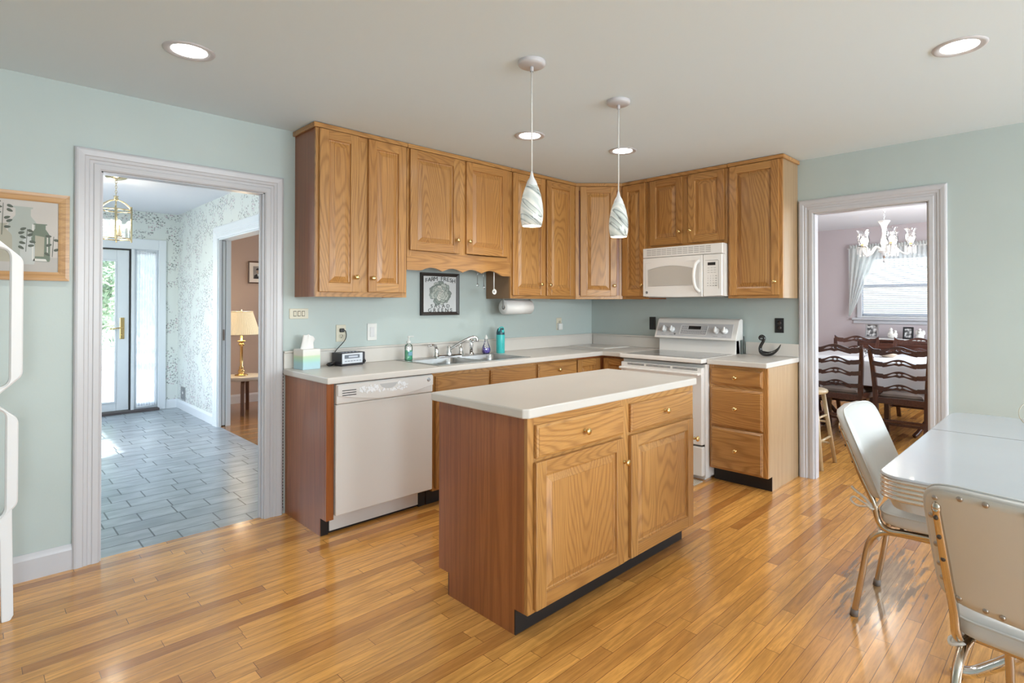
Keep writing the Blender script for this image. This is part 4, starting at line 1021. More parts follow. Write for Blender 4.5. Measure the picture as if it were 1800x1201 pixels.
# ------------------------------------------------------------------ wall plates
def plate(name, label, cat, x, z, w, h, mat, wallB=False):
    r = thing(name, label, cat, (0, -x, z) if wallB else (x, 0, z), -PI/2 if wallB else 0)
    mb = MB(); mb.box(-w/2, w/2, -.006, -.0005, -h/2, h/2, .003, 2); mb.build('cover_plate', mat, r)
    return r
def outlet_face(r, mat, ya=-.0075):
    for s in (-1, 1):
        mb = MB(); mb.lathe([(0, 0), (.0165, 0), (.0165, .002), (0, .002)], (0, -.0058, s*.0195), 20, axis=1, sx=1); f = mb.build('socket', mat, r)
        mb = MB(); mb.box(-.008, -.0055, -.0086, -.0076, s*.0195-.002, s*.0195+.007); mb.box(.0055, .008, -.0086, -.0076, s*.0195-.002, s*.0195+.007); mb.lathe([(0, 0), (.003, 0), (.003, .001), (0, .001)], (0, -.0076, s*.0195-.008), 10, axis=1); mb.build('slot', M_DARKGAP, f)
r = plate('light_switch', 'ivory plate with three small switches beside the foyer doorway', 'light switch', -2.997, 1.262, .122, .066, M_PLATEI)
for k in (-1, 0, 1):
    mb = MB(); mb.box(k*.027-.0095, k*.027+.0095, -.0072, -.0055, -.017, .017, .001); rk = mb.build('switch_surround', M_DARKGAP, r)
    mb = MB(); mb.box(k*.027-.0075, k*.027+.0075, -.0092, -.0060, -.014, .014, .002); mb.build('rocker', M_PLATEI, rk)
r = plate('wall_outlet', 'ivory wall outlet above the clock radio', 'outlet', -2.712, 1.125, .070, .115, M_PLATEI); outlet_face(r, M_PLATEI)
r = plate('light_switch', 'white rocker switch plate between the outlet and the sink', 'light switch', -2.479, 1.126, .074, .120, M_PLATE)
mb = MB(); mb.box(-.017, .017, -.0090, -.0055, -.034, .034, .002); mb.build('rocker', plain('rocker_white', (.66, .66, .68), .3), r)
r = plate('wall_outlet', 'ivory wall outlet with adapter near the kitchen corner', 'outlet', -.503, 1.133, .072, .118, M_PLATEI); outlet_face(r, M_PLATEI)
mb = MB(); mb.box(-.032, .020, -.036, -.0065, -.055, .008, .005); mb.build('plug_adapter', M_PLATE, r)
r = plate('wall_outlet', 'black blank wall plate left of the range', 'outlet', .734, 1.145, .068, .118, M_BLACK, True)
mb = MB(); mb.box(-.017, .017, -.0075, -.0055, -.034, .034, .001); mb.build('insert', plain('insert_black', (.02, .02, .02), .3), r)
r = plate('wall_outlet', 'black double outlet above the swan figurine', 'outlet', 1.903, 1.155, .070, .116, M_BLACK, True); outlet_face(r, plain('outlet_brown', (.035, .022, .018), .4))

# ------------------------------------------------------------------ pictures
def frame_bars(mb, x0, x1, z0, z1, w, d, y=-.002):
    """four mitred, slightly hollowed mouldings"""
    prof = [(0, 0), (0, d), (w*.35, d*.92), (w*.8, d*.7), (w, d*.55), (w, 0)]
    tb = bmesh.new()
    R = [[tb.verts.new((x, y-t, z)) for (x, z, t) in [(x0+i if sx_ < 0 else x1-i, z0+i if sz_ < 0 else z1-i, t) for i, t in prof]] for sx_, sz_ in ((-1, -1), (1, -1), (1, 1), (-1, 1))]
    n = len(prof)
    for k in range(4):
        A, B = R[k], R[(k+1) % 4]
        for j in range(n-1): tb.faces.new((A[j], A[j+1], B[j+1], B[j]))
    bmesh.ops.recalc_face_normals(tb, faces=tb.faces); mb._merge(tb)
# lettuce print
r = thing('framed_print', 'black framed lettuce print reading farm fresh salad greens above the sink', 'picture', (-1.898, 0, 1.402))
W_, H_ = .181, .165
mb = MB(); frame_bars(mb, -W_, W_, -H_, H_, .026, .022); mb.build('frame', plain('black_brown_frame', (.022, .016, .014), .4), r)
mb = MB(); mb.box(-W_+.022, W_-.022, -.012, -.004, -H_+.022, H_-.022); mb.build('print', plain('print_paper', (.62, .635, .64), .3, var=.06), r)
# ruffled leaves lapping round a pale heart, darker in the hollows
LT = [plain('leaf_ink_%d' % k, c, .35, var=.22) for k, c in enumerate(((.075, .09, .085), (.22, .26, .235), (.34, .385, .35), (.47, .50, .46), (.60, .60, .55)))]
rnd = random.Random(21); mb = MB(); lay_ = 0
def leaf(cx_, cz_, a, L, W, tone):
    global lay_
    for grow, mi, in ((1.10, 0), (1.0, tone)):
        pts = []
        for j in range(26):
            t = 2*PI*j/26; rr = 1+.09*math.sin(5*t+a*3)+.05*math.sin(9*t+a)
            p, q = math.cos(t)*L*grow*rr, math.sin(t)*W*grow*rr
            pts.append((cx_+p*math.cos(a)-q*math.sin(a), cz_+p*math.sin(a)+q*math.cos(a)))
        mb.mi = mi; lay_ += 1; mb.poly([(x_, -.01215-.000012*lay_, z_) for x_, z_ in pts])
    mb.mi = 0 if tone > 2 else 3
    for v_ in (-.45, 0, .45):        # veins
        lay_ += 1; c_, s_ = math.cos(a+v_), math.sin(a+v_)
        mb.poly([(cx_-L*.5*math.cos(a)+u_*c_-w_*s_, -.01215-.000012*lay_, cz_-L*.5*math.sin(a)+u_*s_+w_*c_) for u_, w_ in ((0, -.0012), (L*1.15, -.0004), (L*1.15, .0004), (0, .0012))])
for ring, (rad_, n_, L_r, W_r, tones) in enumerate(((.078, 9, .036, .034, (1, 2, 1, 3)), (.060, 8, .034, .033, (2, 3, 1)), (.040, 7, .030, .028, (3, 2, 4)), (.022, 5, .024, .022, (4, 3, 2)), (.007, 3, .018, .014, (4, 3)))):
    for k in range(n_):
        a = 2*PI*(k+.5*(ring % 2))/n_+rnd.uniform(-.15, .15)
        leaf(rad_*.92*math.cos(a), .008+rad_*.80*math.sin(a), a, L_r*rnd.uniform(.78, 1.0), W_r*rnd.uniform(.8, 1.0), tones[k % len(tones)])
mb.build('printed_lettuce', LT, r)
mb = MB(); TT = Matrix.Translation
for i, ch in enumerate('FARM FRESH'):
    u = (i-4.5)/4.5; add_text(mb, ch, .046, TT((u*.130, -.0145, .106-.016*u*u)), 1.1)
add_text(mb, 'S A L A D', .038, TT((0, -.0145, -.106)), 1.15); add_text(mb, 'G R E E N S', .040, TT((0, -.0145, -.139)), 1.16)
mb.build('lettering', plain('print_ink', (.025, .028, .03), .5), r)
# bottles print in an oak frame
r = thing('framed_picture', 'oak framed painting of glass bottles left of the foyer doorway', 'picture', (-4.43, 0, 1.650))
W_, H_ = .288, .212
mb = MB(); frame_bars(mb, -W_, W_, -H_, H_, .042, .022); mb.build('frame', M_FRAMEOAK, r)
M_CANV = plain('canvas_greige', (.55, .52, .49), .8, var=.10)
mb = MB(); mb.box(-W_+.038, W_-.038, -.010, -.002, -H_+.038, H_-.038); mb.build('canvas', M_CANV, r)
def flat(mb, pts, y): mb.poly([(a, y, b) for a, b in pts])
def bottle_outline(cx_, zb, w_, h_, nw, nh):
    s = h_-nh
    right = [(w_, 0.01), (w_, s*.72), (w_*.92, s*.86), (nw*1.15, s), (nw, s+nh*.15), (nw, s+nh*.8), (nw*1.3, s+nh*.86), (nw*1.3, h_)]
    body = [(p.x, p.y) for p in bez([(a, b, 0) for a, b in right[:5]], 5)]
    right = body+right[5:]
    return [(cx_-w_*.92, zb)]+[(cx_+w_*.92, zb)]+[(cx_+a, zb+b) for a, b in right]+[(cx_-a, zb+b) for a, b in right[::-1]]
pm = [plain('paint_pale_glass', (.40, .43, .40), .7, var=.12), plain('paint_green_glass', (.17, .21, .165), .7, var=.2), plain('paint_clear_glass', (.50, .52, .51), .7, var=.1),
      plain('paint_leaf', (.10, .115, .095), .7), plain('paint_glint', (.66, .65, .62), .7), plain('paint_table', (.46, .44, .42), .8, var=.08), plain('paint_amber_glass', (.40, .38, .31), .7, var=.15)]
mb = MB()
mb.mat(5); flat(mb, [(-.248, -.172), (.248, -.172), (.248, -.098), (-.248, -.110)], -.0102)
mb.mat(0); flat(mb, bottle_outline(.118, -.105, .052, .245, .027, .050), -.0104)
flat(mb, bottle_outline(-.130, -.115, .052, .21, .022, .04), -.0104)
mb.mat(4); flat(mb, [(.150, -.02), (.158, -.02), (.156, .055), (.150, .060)], -.0106)
mb.mat(6); flat(mb, bottle_outline(.040, -.125, .040, .180, .018, .03), -.0106)
mb.mat(1); flat(mb, bottle_outline(.180, -.120, .036, .183, .019, .030), -.0108)
mb.mat(6); flat(mb, [(.160, -.095), (.193, -.095), (.195, .0), (.161, .006)], -.0110)
mb.mat(4); flat(mb, [(.154, -.118), (.205, -.118), (.200, -.107), (.158, -.106)], -.0112); flat(mb, [(.204, -.09), (.208, -.09), (.208, .0), (.204, .0)], -.0112)
mb.mat(2); flat(mb, bottle_outline(.134, -.135, .026, .135, .013, .020), -.0112)
flat(mb, bottle_outline(-.045, -.135, .035, .13, .016, .02), -.0112)
mb.mat(4); flat(mb, [(.150, -.11), (.155, -.11), (.155, -.05), (.150, -.05)], -.0114)
mb.build('painted_bottles', pm, r)
mb = MB(); rnd = random.Random(11)
def sprig(x, z, h, n):
    flat(mb, [(x-.0012, z), (x+.0012, z), (x+.006, z+h), (x+.004, z+h)], -.0114)
    for k in range(n):
        t = .15+.85*k/(n-1); s = 1 if k % 2 else -1
        cx_, cz_ = x+.005*t+s*(.012+.012*rnd.random()), z+h*t+rnd.uniform(-.004, .008); a = rnd.uniform(-.5, .7)*s
        pts = [(math.cos(q)*.012, math.sin(q)*.0055*(1.2-.3*math.cos(q))) for q in [2*PI*j/10 for j in range(10)]]
        flat(mb, [(cx_+p*math.cos(a)-q*math.sin(a), cz_+p*math.sin(a)+q*math.cos(a)) for p, q in pts], -.0115-.0001*k)
sprig(.128, -.075, .110, 9); sprig(.044, .0, .150, 11); sprig(-.06, -.05, .14, 9); sprig(.224, -.095, .10, 5)
mb.build('painted_leaves', pm[3], r)

# ------------------------------------------------------------------ white open rack at the left edge
r = thing('open_rack', 'white moulded plastic rack with open frames, by the wall at the left edge', 'rack', (-4.575, -.400, 0))
def cell(name, x0, x1, z0, z1, ch, bw, y0, y1):
    """chamfered rounded frame: outer octagon, inner rounded opening"""
    def octo(i, c, y):
        a, b, p, q = x0+i, x1-i, z0+i, z1-i
        pts = [(a+c, p), (b-c, p), (b, p+c*1.0), (b, q-c*1.0), (b-c, q), (a+c, q), (a, q-c*1.0), (a, p+c*1.0)]
        out = []
        n = len(pts)
        for k in range(n):            # soften each corner
            P0, P1, P2 = Vector(pts[k-1]), Vector(pts[k]), Vector(pts[(k+1) % n])
            rr = .02
            A = P1+(P0-P1).normalized()*rr; B = P1+(P2-P1).normalized()*rr
            for t in (0, .25, .5, .75, 1): v = (1-t)*(1-t)*A+2*t*(1-t)*P1+t*t*B; out.append((v.x, y, v.y))
        return out
    mb = MB(); tb = bmesh.new()
    loops = [octo(bw, .02, y1), octo(.004, ch, y1), octo(0, ch, y1-.004), octo(0, ch, y0+.004), octo(.004, ch, y0), octo(bw-.006, .024, y0), octo(bw, .02, y0+.006), octo(bw, .02, y1)]
    R = [[tb.verts.new(p) for p in L] for L in loops]
    for A, B in zip(R, R[1:]):
        n = len(A)
        for k in range(n): tb.faces.new((A[k], A[(k+1) % n], B[(k+1) % n], B[k]))
    bmesh.ops.remove_doubles(tb, verts=tb.verts, dist=1e-5)
    bmesh.ops.recalc_face_normals(tb, faces=tb.faces); mb._merge(tb)
    return mb.build(name, M_RACK, r)
hx = .245
cell('upper_frame', -hx, hx, .935, 1.600, .085, .042, -.02, .02)
cell('lower_frame', -hx+.012, hx-.012, .395, .925, .085, .040, -.02, .02)
mb = MB(); mb.box(-.12, .12, -.018, .018, .915, .945, .006); mb.build('connector', M_RACK, r)
for s in (-1, 1):
    mb = MB(); mb.prism([(s*.150, .400), (s*.215, .470), (s*.222, .02), (s*.212, 0.0), (s*.185, 0.0), (s*.178, .35)][::s], 1, -.02, .02, bev=.004); mb.build('leg', M_RACK, r)

# ------------------------------------------------------------------ pendants and recessed lights
def marble(name):
    m, nt, b = newmat(name); L = nt.links
    tc = N(nt, 'ShaderNodeTexCoord'); oi = N(nt, 'ShaderNodeObjectInfo')
    mp = N(nt, 'ShaderNodeMapping'); mp.vector_type = 'TEXTURE'; mp.inputs['Rotation'].default_value = (.0, .70, -.75); mp.inputs['Scale'].default_value = (.36, .20, .055)
    ad = N(nt, 'ShaderNodeVectorMath', operation='ADD'); L.new(tc.outputs['Object'], ad.inputs[0]); L.new(math_n(nt, 'MULTIPLY', oi.outputs['Random'], 3.0), ad.inputs[1])
    L.new(ad.outputs[0], mp.inputs[0])
    n = N(nt, 'ShaderNodeTexNoise'); n.inputs['Scale'].default_value = 1.0; n.inputs['Detail'].default_value = 3; n.inputs['Roughness'].default_value = .4; n.inputs['Distortion'].default_value = 1.0
    L.new(mp.outputs[0], n.inputs['Vector'])
    c = ramp(nt, n.outputs[0], [(.28, (.74, .73, .69)), (.40, (.52, .56, .53)), (.455, (.40, .43, .42)), (.470, (.10, .11, .11)), (.485, (.46, .50, .48)), (.56, (.78, .77, .72)), (.63, (.52, .56, .54)), (.70, (.76, .75, .71))])
    L.new(c, b.inputs['Base Color']); b.inputs['Roughness'].default_value = .15
    b.inputs['Subsurface Weight'].default_value = 0.0
    L.new(c, b.inputs['Emission Color']); b.inputs['Emission Strength'].default_value = .22
    return m
M_SHADE = marble('swirled_art_glass')
M_BULB = plain('lit_bulb', (1, .95, .85), .5, emit=(1, .90, .72), es=9)
def point(name, loc, power, rad, col):
    d = bpy.data.lights.new(name, 'POINT'); d.energy = power; d.shadow_soft_size = rad; d.color = col
    o = bpy.data.objects.new(name, d); COL.objects.link(o); o.location = loc; return o
def pendant(label, x, y, zb):
    r = thing('pendant_light', label, 'pendant light', (x, y, H), 0, 'art glass pendants over the island')
    mb = MB(); mb.lathe([(0, -.024), (.050, -.024), (.060, -.019), (.063, -.012), (.063, -.0005)], (0, 0, 0), 36); mb.lathe([(.008, -.046), (.009, -.030), (.007, -.024)], (0, 0, 0), 12); mb.build('canopy', M_TRIM, r)
    z = zb-H
    mb = MB(); mb.cyl((0, 0, -.026), (0, 0, z+.240), .0035, seg=8); mb.build('cord', M_PLATE, r)
    mb = MB(); mb.lathe([(.0036, z+.250), (.006, z+.240), (.010, z+.222), (.020, z+.206), (.026, z+.190), (.027, z+.184), (0, z+.184)], (0, 0, 0), 20); mb.build('socket_cap', M_RACK, r)
    mb = MB(); mb.lathe([(.024, z+.190), (.031, z+.176), (.042, z+.143), (.050, z+.100), (.053, z+.065), (.051, z+.030), (.045, z+.0), (.042, z+.0), (.048, z+.03), (.050, z+.065), (.047, z+.1), (.039, z+.143), (.028, z+.174)], (0, 0, 0), 36); mb.build('shade', M_SHADE, r)
    mb = MB(); mb.sphere((0, 0, z+.075), .024, 16, (1, 1, 1.3)); mb.build('bulb', M_BULB, r)
    point('pendant_bulb_light', (x, y, zb-.010), 2.0, .03, (1, .90, .76))
pendant('nearer art glass pendant on a white cord over the island', -2.698, -1.834, 1.679)
pendant('farther art glass pendant hanging over the right end of the island', -2.019, -1.822, 1.689)
M_LENS = plain('lit_lens', (1, 1, 1), .5, emit=(1, .97, .92), es=14)
def can(label, x, y, s=1.0, power=9):
    r = thing('recessed_light', label, 'ceiling light', (x, y, H), 0, 'recessed ceiling lights')
    mb = MB(); mb.lathe([(.068*s, -.001), (.074*s, -.004), (.088*s, -.007), (.097*s, -.005), (.100*s, -.0005)], (0, 0, 0), 40); mb.build('trim_ring', M_TRIM, r)
    mb = MB(); mb.lathe([(0, -.0015), (.069*s, -.0015)], (0, 0, 0), 40); mb.build('lens', M_LENS, r)
    d = bpy.data.lights.new('recessed_lamp', 'SPOT'); d.energy = power*3; d.spot_size = math.radians(135); d.spot_blend = .8; d.shadow_soft_size = .06; d.color = (1, .95, .87)
    o = bpy.data.objects.new('recessed_lamp', d); COL.objects.link(o); o.location = (x, y, H-.02)
can('round recessed ceiling light above the foyer doorway, left in the photo', -3.823, -.840)
can('round recessed ceiling light over the dinette table, at the right', -1.518, -3.255)
can('recessed ceiling light behind the nearer pendant cord', -1.915, -1.030)
can('recessed ceiling light behind the farther pendant cord', -1.191, -1.252)

# ------------------------------------------------------------------ dinette table and chairs
TX0, TX1, TY0, TY1, TZ = -2.338, -.80, -4.02, -3.122, .75
r = thing('dinette_table', 'white laminate dinette table with ridged metal edge at the right', 'table', ((TX0+TX1)/2, (TY0+TY1)/2, 0)); xc, yc = (TX0+TX1)/2, (TY0+TY1)/2
hx, hy = (TX1-TX0)/2, (TY1-TY0)/2; seam = -1.392-xc
M_TOP = plain('white_formica', (.50, .525, .57), .22, coat=.3, var=.015)
mb = MB(); L_ = lambda i, z: rrect(-hx+i, hx-i, -hy+i, hy-i, .075, z, 8)
mb.rings([L_(.02, TZ-.02), L_(.004, TZ-.012), L_(.0, TZ-.006), L_(.002, TZ-.001), L_(.005, TZ)]); mb.build('tabletop', M_TOP, r)
mb = MB(); mb.box(seam-.001, seam+.001, -hy+.004, hy-.004, TZ-.004, TZ+.0004); mb.build('leaf_seam', M_DARKGAP, r)
mb = MB(); loops = []
for k in range(5):
    z = TZ-.012-k*.0145
    loops += [L_(.003, z), L_(.0, z-.004), L_(.0, z-.0085), L_(.004, z-.0115)]
mb.rings(loops, cap=False); mb.build('ridged_edge', plain('ridged_aluminium', (.72, .67, .62), .22, .85), r)
mb = MB(); mb.rings([L_(.012, TZ-.078), L_(.020, TZ-.090), L_(.030, TZ-.118), L_(.05, TZ-.125)]); mb.build('apron', M_VINYL, r)
for sx_ in (-1, 1):
    for sy_ in (-1, 1):
        mb = MB(); bx = sx_*.40
        mb.tube(bez([(bx, sy_*.03, TZ-.12), (bx, sy_*.035, .45), (bx+sx_*.02, sy_*.06, .2), (bx+sx_*.05, sy_*.20, .05), (bx+sx_*.06, sy_*.27, .022)], 6), .020, 12); mb.sphere((bx+sx_*.06, sy_*.27, .016), .022, 12, (1, 1, .72)); mb.build('leg', M_CHROME, r)

M_RIVET = plain('rivet_metal', (.42, .37, .33), .3, .9)
M_SCREW = plain('screw_dark', (.10, .08, .07), .4, .7)
def dinette_chair(label, loc, rz):
    """front towards +x, seat centre over the root"""
    r = thing('dinette_chair', label, 'chair', loc, rz, 'white vinyl dinette chairs')
    # seat cushion with a welt
    mb = MB()
    def S(i, z): return rrect(-.205+i, .215-i, -.215+i, .215-i, .07, z, 6)
    mb.rings([S(.012, .425), S(.004, .430), S(0, .440), S(.0, .474), S(.006, .482), S(.02, .490), S(.06, .497), S(.12, .500)], smooth=True)
    seat = mb.build('seat', M_VINYL, r)
    mb = MB(); mb.tube(S(-.002, .474), .0035, 6, closed=True); mb.build('welt', M_VINYL, seat)
    # backrest: curved padded panel
    zb, zt, hw = .515, .860, .228
    def bx(z, y): return -.205-.143*((z-zb)/(zt-zb))-.038*(1-(y/hw)**2)*.9
    def outline(ins, n=40):
        pts = []
        for k in range(n):
            t = 2*PI*k/n; c, s = math.cos(t), math.sin(t); e = 7.5
            y = (hw-ins)*math.copysign(abs(c)**(2/e), c); z = (zb+zt)/2+((zt-zb)/2-ins)*math.copysign(abs(s)**(2/e), s)
            if s > 0: z += .006*(1-(y/hw)**2)
            pts.append((y, z))
        return pts
    def lay(ins, off): return [(bx(z, y)+off, y, z) for y, z in outline(ins)]
    mb = MB(); mb.rings([lay(.168, -.006), lay(.12, -.006), lay(.06, -.006), lay(.004, -.006), lay(0, -.001), lay(0, .022), lay(.006, .032), lay(.02, .040), lay(.045, .044), lay(.08, .045), lay(.12, .046), lay(.15, .046), lay(.168, .046)], smooth=True)
    tbm = mb.bm
    bk = mb.build('backrest', M_VINYL, r)
    mb = MB(); mb.rings([lay(.008, -.0062), lay(.009, -.0085), lay(.03, -.0090), lay(.06, -.0092), lay(.09, -.0093), lay(.12, -.0094), lay(.15, -.0094), lay(.168, -.0094)], smooth=True); mb.build('back_cover', plain('back_vinyl', (.64, .61, .56), .4, bump=.05, bscale=50), bk)
    mb = MB(); mb.tube(lay(-.001, .024), .003, 6, closed=True); mb.build('welt', M_VINYL, bk)
    mb = MB(); mb.sphere((0, 0, 0), .0072, 10, (.6, 1, 1)); rv = None
    ol = outline(.020, 240); cum = [0.0]
    for p_, q_ in zip(ol, ol[1:]+ol[:1]): cum.append(cum[-1]+math.hypot(q_[0]-p_[0], q_[1]-p_[1]))
    for k_ in range(22):
        y, z = ol[min(range(240), key=lambda i: abs(cum[i]-cum[-1]*(k_+.35)/22))]
        q = (bx(z, y)-.0095, y, z)
        if rv is None: rv = mb.build('rivet', M_RIVET, bk, q); continue
        c = rv.copy(); COL.objects.link(c); c.parent = bk; c.location = q
    for s in (-1, 1):
        y = s*.190
        # back post: flattened at the top, curving under the seat
        mb = MB()
        P = [(bx(.800, y)-.014, y, .800), (bx(.70, y)-.015, y, .70), (bx(.60, y)-.016, y, .60), (-.222, y, .50), (-.205, y, .43), (-.170, y, .400), (-.10, y*.98, .404), (.06, y*.96, .410)]
        pp = bez(P, 6); mb.tube(pp, [.0095+.0025*min(1, i/10) for i in range(len(pp))], 12)
        mb.sphere((P[0][0], y, .800), .0112, 12, (.7, 1, 1.5))
        po = mb.build('back_post', M_CHROMEW, r)
        for z in (.775, .72, .655):
            mb = MB(); mb.sphere((bx(z, y)-.0275, y, z), .006, 8, (.6, 1, 1)); mb.build('screw', M_SCREW, po)
        # continuous leg tube: rear foot, side rail, front foot
        y2 = s*.180
        mb = MB()
        mb.tube(bez([(-.300, y2, .012), (-.272, y2, .17), (-.245, y2, .320), (-.205, y2, .375), (-.14, y2, .392), (.0, y2, .396), (.12, y2, .392), (.185, y2, .372), (.222, y2, .31), (.245, y2, .17), (.262, y2, .012)], 6), .0125, 12)
        lg = mb.build('leg_tube', M_CHROMEW, r)
        for fx in (-.3015, .2635):
            mb = MB(); mb.cyl((fx, y2, 0), (fx+(.004 if fx < 0 else -.003), y2, .028), .0160, .0150, 14); mb.build('foot_cap', plain('rubber_cap', (.16, .13, .11), .6), lg)
        mb = MB(); mb.sphere((.02, y2+s*.0125, .397), .007, 8); mb.build('bolt', M_CHROME, lg)
    mb = MB(); mb.tube([(-.13, -.18, .398), (-.13, .18, .398)], .010, 10); mb.tube([(.11, -.18, .398), (.11, .18, .398)], .010, 10); mb.box(-.17, .17, -.16, .16, .408, .426, .004); mb.build('seat_support', M_CHROMEW, r)
    return r
def seat_ties(chair, y, bow=True):
    """cotton tie knotted round the back post"""
    def ribbon(mb, pts, w=.007):
        tb = bez(pts, 6); mb.tube(tb, [w]*len(tb), 6)
        return mb
    k = Vector((-.232, y, .482)) if bow else Vector((-.180, y+.006, .392))
    mb = MB(); ribbon(mb, [k, k+Vector((.012, .0, -.03)), k+Vector((.022, .005, -.065)), k+Vector((.03, .008, -.11)), k+Vector((.022, .010, -.135))], .0050)
    ribbon(mb, [k, k+Vector((.022, -.004, .012)), k+Vector((.040, -.01, .045))], .0060)
    mb.sphere(k, .013, 10)
    mb.tube([k+Vector((.014*math.cos(a), .018*math.sin(a)+.0, .006*math.sin(a*2))) for a in [2*PI*j/14 for j in range(14)]], .005, 6, closed=True)
    kn = mb.build('seat_tie', M_FABW, chair)
    if bow:
        mb = MB(); ribbon(mb, [k+Vector((0, 0, 0)), k+Vector((-.03, .03, .02)), k+Vector((-.075, .055, .038)), k+Vector((-.090, .06, .050))], .0055)
        ribbon(mb, [k, k+Vector((-.035, .03, .0)), k+Vector((-.075, .045, .012)), k+Vector((-.090, .05, -.006)), k+Vector((-.06, .03, -.018)), k+Vector((-.01, .0, -.003))], .0045)
        mb.build('bow_loop', M_FABW, kn)
ch1 = dinette_chair('white vinyl dinette chair tucked under the long side of the table', (-1.670, -3.225, 0), -PI/2)
ch2 = dinette_chair('white vinyl dinette chair at the table end, its riveted back to the camera', (-2.434, -3.598, 0), -.15)
seat_ties(ch1, -.190)
seat_ties(ch2, .190, False)

# wire stand on the table's far end, only its tip in view
r = thing('wire_stand', 'thin wire stand on the far end of the dinette table, right edge', 'wire stand', (-.96, -3.50, TZ))
mb = MB(); mb.tube(bez([(-.10, 0, .16), (-.03, .052, .165), (.02, .072, .163), (-.02, .066, .158), (-.09, 0, .152)], 6), .0035, 8); mb.build('wire_handle', plain('pale_wire', (.75, .70, .62), .3, .5), r)
mb = MB(); mb.tube([(.06*math.sin(a), .042+.03*0+.012*math.cos(a)*0+.055*math.cos(a), .055+.055*math.sin(a+PI/2)*0+.05*math.sin(a)) for a in [2*PI*k/24 for k in range(24)]], .0025, 6, closed=True); mb.tube([(0, -.01, .0), (0, -.01, .16)], .0035, 8); mb.lathe([(0, 0), (.05, 0), (.05, .004), (0, .004)], (0, 0, 0), 20); mb.build('wire_base', plain('grey_wire', (.45, .43, .36), .35, .5), r)
# floor mat before the range
m, nt_, b_ = newmat('woven_mat'); tc_ = N(nt_, 'ShaderNodeTexCoord'); ck = N(nt_, 'ShaderNodeTexChecker'); ck.inputs['Scale'].default_value = 90; nt_.links.new(tc_.outputs['Object'], ck.inputs['Vector']); ck.inputs['Color1'].default_value = (.55, .50, .42, 1); ck.inputs['Color2'].default_value = (.40, .35, .28, 1); nt_.links.new(ck.outputs[0], b_.inputs['Base Color']); b_.inputs['Roughness'].default_value = .9
mb = MB(); mb.box(-.28, .28, -.24, .40, 0, .008, .003); tag(mb.build('floor_mat', m, None, (-.94, -1.355, 0)), 'beige woven floor mat in front of the range, mostly behind the island', 'mat')
# ------------------------------------------------------------------ foyer: storm door, sidelight, lantern
FB = 4.723
mb = MB()
for a in ((-4.28, -4.19, 0, 2.13), (-3.095, -3.0625, 0, 1.9995), (-2.8145, -2.733, 0, 2.13)): mb.box(a[0], a[1], FB-.022, FB+.09, a[2], a[3], .004)
mb.box(-4.19, -2.8145, FB-.0215, FB+.09, 2.0, 2.13, .004)
struct('trim_9', mb, M_TRIMB)
mb = MB(); mb.box(-3.108, -3.095, FB+.0, FB+.07, .03, 2.0); mb.box(-4.19, -3.108, FB+.0005, FB+.069, 1.985, 1.9995); struct('trim_10', mb, M_DARKGAP)
mb = MB()
fr = ((-4.18, -4.05, .035, 1.98), (-3.235, -3.112, .035, 1.98))
for a in fr: mb.box(a[0], a[1], FB+.015, FB+.055, a[2], a[3], .005)
mb.box(-4.05, -3.235, FB+.015, FB+.055, 1.86, 1.98, .005); mb.box(-4.05, -3.235, FB+.015, FB+.055, .035, .13, .005)
for a in ((-4.05, -4.03, .15, 1.84), (-3.255, -3.235, .15, 1.84)): mb.box(a[0], a[1], FB+.0055, FB+.02, a[2], a[3], .003)
mb.box(-4.05, -3.235, FB+.005, FB+.02, .13, .15, .003); mb.box(-4.05, -3.235, FB+.005, FB+.02, 1.84, 1.86, .003)
d = struct('door_1', mb, M_TRIMB)
mb = MB(); mb.box(-4.03, -3.255, FB+.03, FB+.034, .14, 1.85); mb.build('glass_pane', M_GLASS, d)
mb = MB(); mb.box(-3.205, -3.158, FB+.004, FB+.016, .90, 1.16, .006); mb.cyl((-3.182, FB+.005, 1.04), (-3.182, FB-.04, 1.04), .010)
mb.tube(bez([(-3.182, FB-.04, 1.04), (-3.23, FB-.045, 1.035), (-3.29, FB-.04, 1.025), (-3.305, FB-.035, 1.03)], 5), .008, 10); mb.lathe([(0, 0), (.010, 0), (.010, .012), (0, .012)], (-3.182, FB+.004, .95), 14, axis=1); mb.build('door_handle', M_BRASS, d)
mb = MB()
for a in ((-3.062, -3.035, .03, 2.0), (-2.842, -2.815, .03, 2.0)): mb.box(a[0], a[1], FB+.01, FB+.06, a[2], a[3], .003)
mb.box(-3.035, -2.842, FB+.0105, FB+.0595, .03, .09, .003); mb.box(-3.035, -2.842, FB+.0105, FB+.0595, 1.94, 2.0, .003)
wd = struct('window_1', mb, M_TRIMB)
mb = MB(); mb.box(-3.035, -2.842, FB+.03, FB+.034, .08, 1.95); mb.build('window_pane', M_GLASS, wd)
mb = MB()
def cur(u, v):
    x = -3.040+.205*u; a = math.sin(u*2*PI*7.5+.6*math.sin(v*4))*.008*(.6+.4*v)
    return (x, FB-.012+a, .05+1.93*v)
mb.grid(cur, 90, 14)
r = thing('sheer_curtain', 'white gathered sheer curtain covering the narrow sidelight by the storm door', 'curtain', (0, 0, 0))
mb.build('curtain_panel', M_SHEER, r)
for z in (1.965, .06):
    mb = MB(); mb.cyl((-3.040, FB-.026, z), (-2.838, FB-.026, z), .006); mb.build('curtain_rod', M_TRIMB, r)
